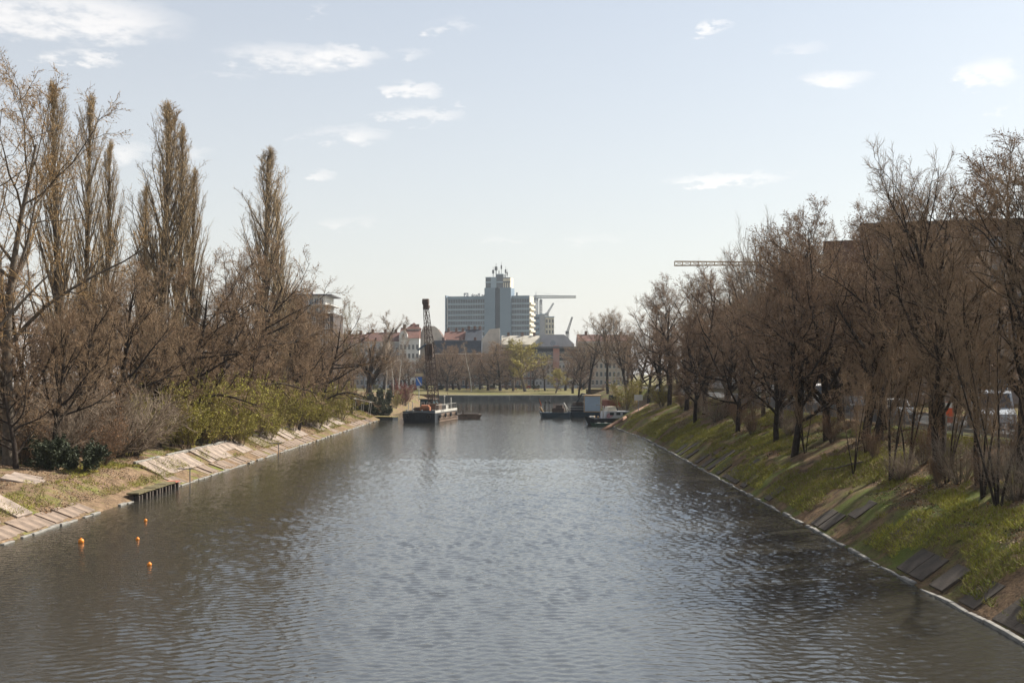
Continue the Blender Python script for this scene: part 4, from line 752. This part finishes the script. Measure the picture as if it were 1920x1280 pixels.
mb = MB(); mb.add([(-5.1, .0, 1.2), (-2.5, -.48, 1.48), (.1, -.08, 1.28), (.1, -.08, 1.70), (-2.5, -.5, 1.62), (-5.1, .0, 1.55)], [(0, 1, 4, 5), (1, 2, 3, 4)]); mb.build('bow_rail', mat('bulwark_grey', (.09, .115, .13), .7, .2, 1.5), d)
cu = bpy.data.curves.new('name_text', 'FONT'); cu.body = 'FOTO'; cu.size = .62; cu.extrude = .004; cu.space_character = 1.5
tmp = bpy.data.objects.new('tmp_text', cu); scene.collection.objects.link(tmp); bpy.context.view_layer.update()
me = bpy.data.meshes.new_from_object(tmp.evaluated_get(bpy.context.evaluated_depsgraph_get())); bpy.data.objects.remove(tmp); me.materials.clear(); me.materials.append(M_hull)
o = link('name_lettering', me, d, (.128, 4.2, 1.29)); o.rotation_euler = (R(90), 0, R(90))
mb = MB(); mb.b2(-4.6, -.4, 1.0, 16, 1.2, 1.36); mb.build('deck', M_rust, d)
bx, by = -1.3, 6.0; tipv = Vector((-3.4, 8.0, 19.6))
mb = MB(); lattice(mb, (bx, by, 1.3), Vector((bx, by, 1.3)).lerp(tipv, .62), 1.25, 1.05, 13, .05); lattice(mb, Vector((bx, by, 1.3)).lerp(tipv, .6), Vector((bx, by, 1.3)).lerp(tipv, .93), 1.0, .6, 5, .042); boom = mb.build('boom', M_mast, d)
mb = MB(); p = Vector((bx, by, 1.3)).lerp(tipv, .96); mb.box(p, (.75, .75, 1.5)); mb.cyl(p + Vector((-.5, 0, .5)), p + Vector((.5, 0, .5)), .5, n=12); mb.cyl(p + Vector((.2, -.5, -.3)), p + Vector((.2, .5, -.3)), .42, n=12); mb.build('boom_head', M_mast, boom)
mb = MB(); p = Vector((bx, by, 1.3)).lerp(tipv, .56); mb.box(p + Vector((0, 0, -.3)), (1.25, 1.1, 2.2)); mb.build('winch_housing', M_mast, boom)
mb = MB(); mb.box(p + Vector((-1.2, -.2, .3)), (1.7, .9, .18), ry=-.6); mb.build('chute', mat('steel_blue', (.09, .13, .18), .6, .2, 2), boom)
mb = MB(); mb.cyl(p + Vector((-.2, -.8, -1.5)), p + Vector((-.2, .6, -1.5)), .42, n=14); mb.build('sheave', M_rust, boom)
mb = MB()
for a_, b_ in (((-4.4, 13.5, 1.4), .9), ((-.3, 14, 1.4), .9), ((-2.6, 15.5, 1.4), .55)): mb.cyl(a_, Vector((bx, by, 1.3)).lerp(tipv, b_), .035, n=4)
mb.cyl((-1.5, 2.2, 1.4), Vector((bx, by, 1.3)).lerp(tipv, .95) + Vector((0, -.4, 0)), .03, n=4); mb.build('stay_cables', M_mast, boom)
mb = MB(); mb.b2(-2.2, -.4, 4.9, 7.4, 1.37, 2.6); mb.build('boom_base', M_rust, d)
mb = MB(); mb.cyl((-2.9, 3.6, 1.95), (-1.7, 3.6, 1.95), .55, n=16); mb.b2(-3.1, -2.92, 3.1, 4.1, 1.37, 2.2); mb.b2(-1.68, -1.5, 3.1, 4.1, 1.37, 2.2); mb.build('winch', mat('winch_orange', (.28, .11, .05), .7, .3, 2), d)
mb = MB(); mb.b2(-4.4, -2.3, 8.5, 12.5, 1.37, 3.2); cb = mb.build('cabin', mat('cabin_teal', (.03, .07, .085), .6, .2, 1), d); mb = MB(); mb.b2(-4.6, -2.1, 8.3, 12.7, 3.21, 3.33); mb.build('cabin_roof', M_rust, cb)
for x_ in (-3.9, -3.0): window(cb, x_, 8.488, 2.2, .6, .6)
mb = MB(); mb.b2(-.9, -.1, 9.0, 10.6, 1.37, 2.3); mb.cyl((-.5, 9.4, 2.3), (-.5, 9.4, 3.6), .08); mb.ball((-.5, 9.4, 3.7), .16); mb.build('engine_box', M_bul, d)
mb = MB(); mb.b2(-.25, -.05, 12.6, 12.8, 1.37, 3.5); mb.build('mooring_post', M_bul, d)
for x_, y_, h_ in ((-4.6, 1.6, 1.6), (-3.9, 1.5, 1.7)): mb = MB(); mb.cyl((x_, y_, 1.3), (x_, y_, 1.3 + h_), .06); mb.build('spud_post', M_bul, d)
for x_, y_ in ((-4.7, .9), (-3.6, .7), (-2.1, .5), (-.4, .8), (-.3, 2)): mb = MB(); mb.cyl((x_, y_, 1.2), (x_, y_, 1.75), .13, .16, n=10); mb.build('bollard', M_bul, d)
M_tyre = mat('rubber', (.02, .02, .02))
def tyre(parent, x, y, z, axis):
    mb = MB(); n = 12; r0, r1, w = .2, .36, .1; vs = []
    for i in range(n):
        a = 6.2832 * i / n
        for rr_, o in ((r0, -w), (r1, -w), (r1, w), (r0, w)):
            c, s_ = rr_ * math.cos(a), rr_ * math.sin(a); vs.append((x + o, y + c, z + s_) if axis == 'x' else (x + c, y + o, z + s_))
    mb.add(vs, [(4 * i + j, 4 * i + (j + 1) % 4, 4 * ((i + 1) % n) + (j + 1) % 4, 4 * ((i + 1) % n) + j) for i in range(n) for j in range(4)]); mb.build('tyre_fender', M_tyre, parent)
for y_ in (2.6, 6.4, 10.3, 14.6): tyre(d, .42, y_, .75, 'x')
for x_ in (-4.3, -.8): tyre(d, x_, -.45, .7, 'y')
for q in range(12):
    mb = MB(); mb.cyl((.07, 1.0 + q * 1.35, 1.66), (.07, 1.0 + q * 1.35, 2.5), .025, n=5); mb.build('rail_post', M_bul, d)
mb = MB(); mb.cyl((.07, 1.0, 2.5), (.07, 15.9, 2.5), .025, n=5); mb.build('hand_rail', M_bul, d)
mb = MB(); mb.tube([(-4.8, .9, 1.7), (-6.5, 2.5, 1.0), (-8.6, 5.0, .75), (-10.2, 7.5, .9)], .03, 5); mb.build('mooring_rope', M_wood0, d)
for x_, y_, s_ in ((-4.2, 4.6, .7), (-3.4, 5.6, .5), (-4.3, 6.6, .9), (-.9, 12.0, .6), (-3.2, 14.4, .8)): mb = MB(); mb.box((x_, y_, 1.37 + s_ * .35), (s_, s_ * 1.2, s_ * .7), rz=x_); mb.build('deck_crate', M_mast, d)
# small brown punt behind the dredger
t = thing('punt', 'small rusty brown punt tied behind the dredger', 'boat', (-10.4, 207, 0), R(-80)); mb = MB(); mb.prism([(-1.0, .75), (-.6, -.3), (2.6, -.3), (3.2, .75)], 'x', -.8, .8); mb.build('hull', M_rust, t); mb = MB(); mb.b2(-.7, .7, -.4, 2.6, .751, .86); mb.build('deck', M_mast, t); mb = MB(); mb.cyl((0, 0, .86), (0, 0, 1.5), .12); mb.build('bollard', M_mast, t)
# pontoon, shelter frame and signs at the left
t = thing('pontoon', 'dark floating pontoon with yellowish planks by the mounded hedge', 'pontoon', (-24.0, 204, 0), R(-28)); mb = MB(); mb.b2(-2.6, 2.6, -.8, .8, -.4, .45); mb.build('float', M_hull, t)
for i in range(16): mb = MB(); mb.b2(-2.65 + i * .33, -2.35 + i * .33, -.9, .9, .451, .53 + random.uniform(0, .02)); mb.build('plank', mat('plank_ochre', (.30, .24, .09), .9, .3, 3), t)
t = thing('shelter_frame', 'pale tubular frame standing before the mounded hedge', 'frame', (-27.3, 200.5, 1.0), R(-8)); mb = MB()
for x_ in (-1.4, 0, 1.3): mb.cyl((x_, 0, -.4), (x_ + .3, 0, 2.3 - x_ * .22), .05, n=6); mb.cyl((x_, 1.2, -.4), (x_ + .3, 1.2, 2.3 - x_ * .22), .05, n=6)
mb.build('upright', M_bul, t); mb = MB(); mb.cyl((-1.6, 0, 2.7), (1.9, 0, 1.95), .06, n=6); mb.cyl((-1.6, 1.2, 2.7), (1.9, 1.2, 1.95), .06, n=6); mb.cyl((1.6, 0, 2.02), (1.6, 1.2, 2.02), .05, n=6); mb.cyl((-1.1, 0, 2.6), (-1.1, 1.2, 2.6), .05, n=6); mb.build('top_rail', M_bul, t)
k = 290 / F; t = thing('navigation_sign', 'blue navigation sign with white diagonal bar on a post at left', 'sign', ((785.5 - CX) * k, 290, 1.6)); mb = MB(); mb.cyl((0, 0, -.6), (0, 0, 6.2), .09, n=8); mb.build('post', M_steel, t)
mb = MB(); mb.b2(-.75, .75, -.16, -.1, 3.2, 5.3); mb.build('board', mat('sign_blue', (.02, .12, .42), .5, .05, 1), t); mb = MB(); mb.add([(-.7, -.165, 5.2), (-.45, -.165, 5.25), (.72, -.165, 3.35), (.47, -.165, 3.25)], [(0, 1, 2, 3)]); mb.build('white_bar', M_white, t); mb = MB(); mb.b2(-1.0, 1.0, -.14, -.09, 5.4, 6.2); mb.build('top_board', mat('board_ochre', (.45, .38, .25)), t)
k = 178 / F; X = (1197 - CX) * k; t = thing('notice_board', 'white notice board on a post beside the moored boats', 'sign', (X, 178, ground(X, 178))); mb = MB(); zt = CAMZ - (741 - CY) * k - ground(X, 178); mb.cyl((0, 0, -.4), (0, 0, zt), .05, n=6); mb.build('post', M_iron, t); mb = MB(); mb.b2(-.62, .62, -.1, -.06, zt - .75, zt + .1); mb.build('board', M_white, t)
k = 300 / F; t = thing('navigation_sign', 'square sign with red, white and dark bands beyond the boats', 'sign', ((1140 - CX) * k, 300, 3.2)); mb = MB(); mb.cyl((0, 0, -.5), (0, 0, 4.2), .08, n=6); mb.build('post', M_iron, t)
z0 = CAMZ - (721.5 - CY) * k - 3.2
zz = z0
for nm_, c, h_ in (('sign_red', (.45, .05, .05), .2), ('sign_white', (.75, .75, .75), .22), ('sign_navy', (.03, .05, .16), .4), ('sign_white', (.75, .75, .75), .22), ('sign_red', (.45, .05, .05), .2)): mb = MB(); mb.b2(-.65, .65, -.14, -.1, zz, zz + h_ - .004); mb.build('band', mat(nm_, c, .6, .03, 1), t); zz += h_
# ------------------------------------------------------------------ moored work boats on the right
def hull_mesh(mb, L, W, h0, h1, rake=.8):
    """open-decked hull along +x, bow at +L/2"""
    mb.add([(-L/2, -W/2, -.5), (L/2 - rake * 1.6, -W/2 * .8, -.5), (L/2 - rake, 0, -.5), (L/2 - rake * 1.6, W/2 * .8, -.5), (-L/2, W/2, -.5), (-L/2, -W/2, h0), (L/2 - rake * 1.2, -W/2, h0), (L/2, 0, h1), (L/2 - rake * 1.2, W/2, h0), (-L/2, W/2, h0)],
           [(0, 1, 6, 5), (1, 2, 7, 6), (2, 3, 8, 7), (3, 4, 9, 8), (4, 0, 5, 9), (5, 6, 7, 8, 9), (4, 3, 2, 1, 0)])
M_navy = mat('hull_navy', (.02, .04, .055), .5, .25, 1); M_cont = mat('container_pale', (.36, .45, .53), .6, .06, .8); M_wood = mat('frame_wood', (.40, .27, .15), .8, .2, 2)
t = thing('work_pontoon', 'dark work pontoon with deck machinery and orange pennant, leftmost moored', 'pontoon', (5.6, 211, 0), R(172)); mb = MB(); hull_mesh(mb, 5.6, 3.2, .95, 1.1, .5); mb.build('hull', M_navy, t)
mb = MB(); mb.b2(-1.7, .4, -1.0, 1.0, .96, 1.75); mb.b2(-1.4, -.2, -.8, .6, 1.751, 2.3); mb.build('engine', M_mast, t); mb = MB(); mb.cyl((-2.3, .4, 1), (-1.6, .2, 2.7), .09); mb.cyl((-1.6, .2, 2.7), (-2.5, -.4, 1.2), .08); mb.build('davit', M_bul, t)
for x_ in (1.0, 1.65): mb = MB(); mb.cyl((x_, 0, .96), (x_, 0, 2.6), .05); mb.ball((x_, 0, 2.8), .17, sz=2.0); mb.build('lamp_post', M_hull, t)
mb = MB(); mb.cyl((2.3, 0, 1), (2.9, 0, 3.6), .05); mb.build('pennant_staff', M_mast, t); mb = MB(); mb.add([(2.58, .0, 2.3), (2.85, 0, 3.5), (2.45, .05, 2.6), (2.3, .02, 2.0)], [(0, 1, 2, 3)]); mb.build('pennant', mat('pennant_orange', (.6, .16, .08), .7, .1, 2), t); mb = MB(); mb.cyl((2.2, -.5, 1.0), (2.6, .4, 1.9), .18, n=8); mb.build('rope_coil', M_wood, t)
t = thing('work_pontoon', 'dark pontoon carrying the pale container, right of the pennant pontoon', 'pontoon', (11.6, 212, 0), R(176)); mb = MB(); hull_mesh(mb, 7.6, 3.6, 1.0, 1.1, .5); mb.build('hull', M_navy, t)
mb = MB(); mb.b2(.9, 3.1, -1.2, 1.1, 1.01, 2.1); mb.build('machine_box', M_hull, t)
for z_ in (1.5, 1.9): mb = MB(); mb.cyl((.8, 1.5, z_), (3.4, 1.5, z_), .035, n=5); mb.build('hand_rail', M_bul, t)
ct = thing('site_container', 'pale blue-grey site container with wooden frame on the pontoon', 'container', (12.2, 210.6, 1.02), R(-4)); mb = MB(); mb.b2(-1.35, 1.35, 0, 3.0, .02, 2.75); mb.build('shell', M_cont, ct)
for q in ((-1.5, -1.36, 0, 2.9), (1.36, 1.5, 0, 2.9)): mb = MB(); mb.b2(q[0], q[1], -.12, .1, q[2], q[3]); mb.build('frame_post', M_wood, ct)
for z_ in (0.0, 2.76): mb = MB(); mb.b2(-1.35, 1.35, -.12, .1, z_, z_ + .14); mb.build('frame_beam', M_wood, ct)
for i in range(9): mb = MB(); mb.b2(-1.3 + i * .29, -1.2 + i * .29, -.05, -.005, .2, 2.6); mb.build('rib', M_cont, ct)
mb = MB(); mb.b2(-1.45, 1.45, -.1, 3.05, 2.92, 2.98); mb.build('roof', M_wood, ct)
ex = thing('excavator', 'small dark excavator arm left of the site container', 'excavator', (9.6, 212.5, 1.02), R(200)); mb = MB(); mb.b2(-.8, .8, -.9, .9, 0, .5); mb.build('tracks', M_hull, ex); mb = MB(); mb.b2(-.8, .6, -.7, .7, .51, 1.7); mb.build('cab', M_mast, ex)
mb = MB(); mb.cyl((.3, 0, 1.2), (-.9, 0, 3.2), .2, .16, n=8); mb.cyl((-.9, 0, 3.2), (-1.9, 0, 3.0), .14, n=8); mb.build('arm', M_hull, ex); mb = MB(); mb.box((-2.0, 0, 2.7), (.45, .5, .5)); mb.build('bucket', M_hull, ex)
ex = thing('excavator', 'orange-red excavator behind the site container', 'excavator', (15.8, 217, 1.0), R(30)); mb = MB(); mb.b2(-1, 1, -1, 1, -1.8, .6); mb.build('tracks', M_hull, ex); mb = MB(); mb.b2(-1.2, .9, -.9, .9, .61, 2.0); mb.build('body', mat('machine_orange', (.20, .065, .04), .6, .15, 1), ex); mb = MB(); mb.b2(-.2, .9, -.8, .2, 2.01, 2.9); mb.build('cab', M_gl, ex); mb = MB(); mb.cyl((.8, .3, 1.2), (1.9, .3, 2.7), .2, .16, n=8); mb.cyl((1.9, .3, 2.7), (2.3, .3, .8), .15, n=8); mb.build('arm', mat('machine_red', (.40, .04, .03), .6, .15, 1), ex)
t = thing('work_boat', 'dark-hulled boat with low white cabin nearest the right bank', 'boat', (13.1, 184.3, 0), R(200)); mb = MB(); hull_mesh(mb, 8.0, 2.6, .95, 1.35, .9); mb.build('hull', M_hull, t)
mb = MB(); mb.prism([(-3.4, .96), (1.0, .96), (.7, 2.05), (-3.2, 2.05)], 'y', -1.05, 1.05); cb = mb.build('cabin', mat('cabin_white', (.45, .46, .48), .5, .08, 1), t)
for i in range(3): mb = MB(); mb.b2(-2.7 + i * 1.1, -2.0 + i * 1.1, 1.051, 1.07, 1.45, 1.85); mb.build('window', M_gl, cb)
mb = MB(); mb.add([(x, 1.06, z) for x, z in ((.7, 1.0), (.2, 1.0), (-.4, 1.35), (-.1, 1.7), (.5, 1.75), (.75, 1.4))] , [(0, 1, 2, 3, 4, 5)]); mb.build('painted_lettering', mat('graffiti_pink', (.55, .16, .18), .6, .5, 6, c2=(.6, .45, .5)), cb)
mb = MB(); mb.prism([(-1.2, 2.06), (.4, 2.06), (.2, 2.75), (-.9, 2.75)], 'y', -.75, .75); mb.build('wheel_house', M_cream, cb)
mb = MB(); mb.tube([(1.6, .6, 1.0), (1.6, .6, 3.0), (2.3, .6, 3.0)], .05, 6); mb.build('davit', M_iron, t); mb = MB(); mb.cyl((1.15, .7, 1.0), (1.15, .7, 2.9), .09); mb.build('mast', M_bul, t)
for x_, y_ in ((2.6, .3), (2.2, -.3), (3.0, -.1), (1.9, .5), (2.5, -.6)): mb = MB(); mb.ball((x_, y_, 1.15), .2, 8, 6); mb.build('fender', M_bul if x_ > 2.3 else M_wood, t)
mb = MB(); mb.tube([(-3.7, .8, 1.0), (-3.7, .8, 1.9), (-3.9, .8, 2.1), (-4.15, .8, 1.9)], .07, 6); mb.build('vent_pipe', M_bul, t)
t = thing('dinghy', 'small dark green dinghy beside the white-cabined boat', 'boat', (11.6, 178.5, 0), R(190)); mb = MB(); hull_mesh(mb, 3.4, 1.3, .42, .6, .6); mb.build('hull', mat('dinghy_green', (.035, .07, .05), .5, .2, 2), t)
for x_ in (-.8, .3): mb = MB(); mb.b2(x_ - .15, x_ + .15, -.6, .6, .43, .5); mb.build('thwart', M_bul, t)
a_ = Vector((10.75, 167, -.25)); b_ = Vector((19.2, 183, 3.0)); mb = MB(); mb.cyl(a_, a_.lerp(b_, .5), .24, .27, n=12); mb.cyl(a_.lerp(b_, .5), b_, .27, .25, n=12); tag(mb.build('mooring_pole', mat('pole_brown', (.17, .095, .06), .85, .35, 2, .01), smooth=True), 'long brown pole slanting from the water onto the right bank', 'pole')
pts = [Vector((float(xw(75)) + 3.4 + .5 * i, 72 - i * 1.0, 0)) for i in range(4)]
mb = MB(); mb.tube([(p.x, p.y, float(gr(p.x, p.y)) + .12) for p in pts], .05, 6); tag(mb.build('fallen_branch', M_barkg), 'pale fallen branch on the right grassy slope', 'branch')
for i in range(7):
    X = -18 + i * 7.5; t = thing('park_bench', 'park bench on the far lawn, %s from the left' % ORD[i], 'bench', (X, 392 + (i % 3) * 8, 1.75), .1 * i, 'benches on the far lawn')
    mb = MB(); mb.b2(-.9, .9, -.25, .25, .42, .48); mb.build('seat', M_wood, t); mb = MB(); mb.b2(-.9, .9, .26, .32, .55, .95); mb.build('backrest', M_wood, t)
    for s_ in (-.7, .7): mb = MB(); mb.b2(s_ - .04, s_ + .04, -.22, .3, -.2, .419); mb.build('leg', M_iron, t)
# ------------------------------------------------------------------ ground cover nobody could count
def scatter(name, X, Y, Z, size, asp, up, mats, mi, lift=0.0, kind='stuff'):
    n = len(X); r = np.random.default_rng(5); c = np.stack([X, Y, Z + lift], 1); a = norm(r.normal(0, 1, (n, 3)) * np.array([1, 1, .4]) + np.array([0, 0, up])); bq = norm(np.cross(a, r.normal(0, 1, (n, 3)))); s = (size * r.uniform(.6, 1.5, n))[:, None]
    A = a * s * asp; B = bq * s; V = np.stack([c - B * .5, c + B * .5, c + A * .7 + B * .25, c + A], 1).reshape(-1, 3); return tag(link(name, raw_mesh(name, V, np.arange(n * 4).reshape(-1, 4), mats, mi)), kind=kind)
r = np.random.default_rng(21)
n = 380000; Y = 28 + 160 * r.random(n) ** 1.5; X = xw(Y) + .4 + 9.2 * r.random(n) ** .9; o = X - xw(Y)
dens = fbm(X * .45 + 3, Y * .22) + .35 * fbm(X * 1.5, Y * 1.1); keep = (dens > np.where(o < 2.6, -.14, np.where(o < 5, -.10, .08))) & ~((o < .5)); X, Y = X[keep], Y[keep]; o = X - xw(Y)
zlift = np.where(o < 2.6, .10, 0.0); M_grass = mat('grass_blade', (.13, .165, .025), .8, .3, .3, c2=(.36, .34, .05), spec=.2); M_grass2 = mat('grass_dry', (.25, .20, .08), .9, .3, .5, spec=.1)
scatter('grass', X, Y, gr(X, Y) + zlift, .022, 8.0, 1.0, [M_grass, M_grass2], (r.random(len(X)) < .35).astype(int))
n = 110000; Y = 40 + 165 * r.random(n) ** 1.3; X = -25.3 - 12 * r.random(n) ** 1.2; dens = fbm(X * .5, Y * .3); keep = dens > -.25; X, Y = X[keep], Y[keep]
on_slab = (X > -27.6) & (((Y > 82) & (Y < 113)) | ((Y > 118) & (Y < 143)) | ((Y > 36) & (Y < 63)) | ((Y > 151) & (Y < 173))); keep = ~on_slab | (r.random(len(X)) < .06); X, Y = X[keep], Y[keep]; lift = np.where(X > -27.6, .12, .02)
n = 90000; Y2 = 34 + 150 * r.random(n) ** 1.4; X2 = xw(Y2) + 2.4 + 7 * r.random(n) ** .8; kp = fbm(X2 * .4 + 30, Y2 * .25) > -.05; X2, Y2 = X2[kp], Y2[kp]
scatter('fallen_leaves', X2, Y2, gr(X2, Y2) + .02, .048, 1.3, .25, [M_leafbr, mat('litter_pale', (.33, .25, .17), .95, .3, 1), M_bark], r.integers(0, 3, len(X2)))
lt = tag(scatter('leaf_litter', X, Y, gl(X, Y) + lift, .048, 1.3, .25, [M_leafbr, mat('litter_pale', (.33, .25, .17), .95, .3, 1), M_bark], r.integers(0, 3, len(X))), kind='stuff')
n = 140000; Y = 40 + 165 * r.random(n) ** 1.2; X = -25.2 - 5.5 * r.random(n); dens = fbm(X * .6 + 20, Y * .25) + .3 * fbm(X * 2, Y * 1.3); keep = dens > .12; X, Y = X[keep], Y[keep]
scatter('bank_grass', X, Y, gl(X, Y) + np.where(X > -27.6, .14, .02), .022, 7.0, 1.0, [M_grass, M_grass2], (r.random(len(X)) < .35).astype(int))
# ------------------------------------------------------------------ haze
hz = bpy.data.materials.new('haze'); hz.use_nodes = True; nt = hz.node_tree; nt.nodes.clear(); pv = N(nt.nodes, 'ShaderNodeVolumePrincipled'); pv.inputs['Color'].default_value = (.82, .90, 1.0, 1); pv.inputs['Density'].default_value = 0.0001; pv.inputs['Anisotropy'].default_value = .3
ou = nt.nodes.new('ShaderNodeOutputMaterial'); nt.links.new(pv.outputs[0], ou.inputs['Volume'])
mb = MB(); mb.b2(-2600, 2600, -200, 3600, -3, 110); tag(mb.build('haze', hz), kind='stuff')
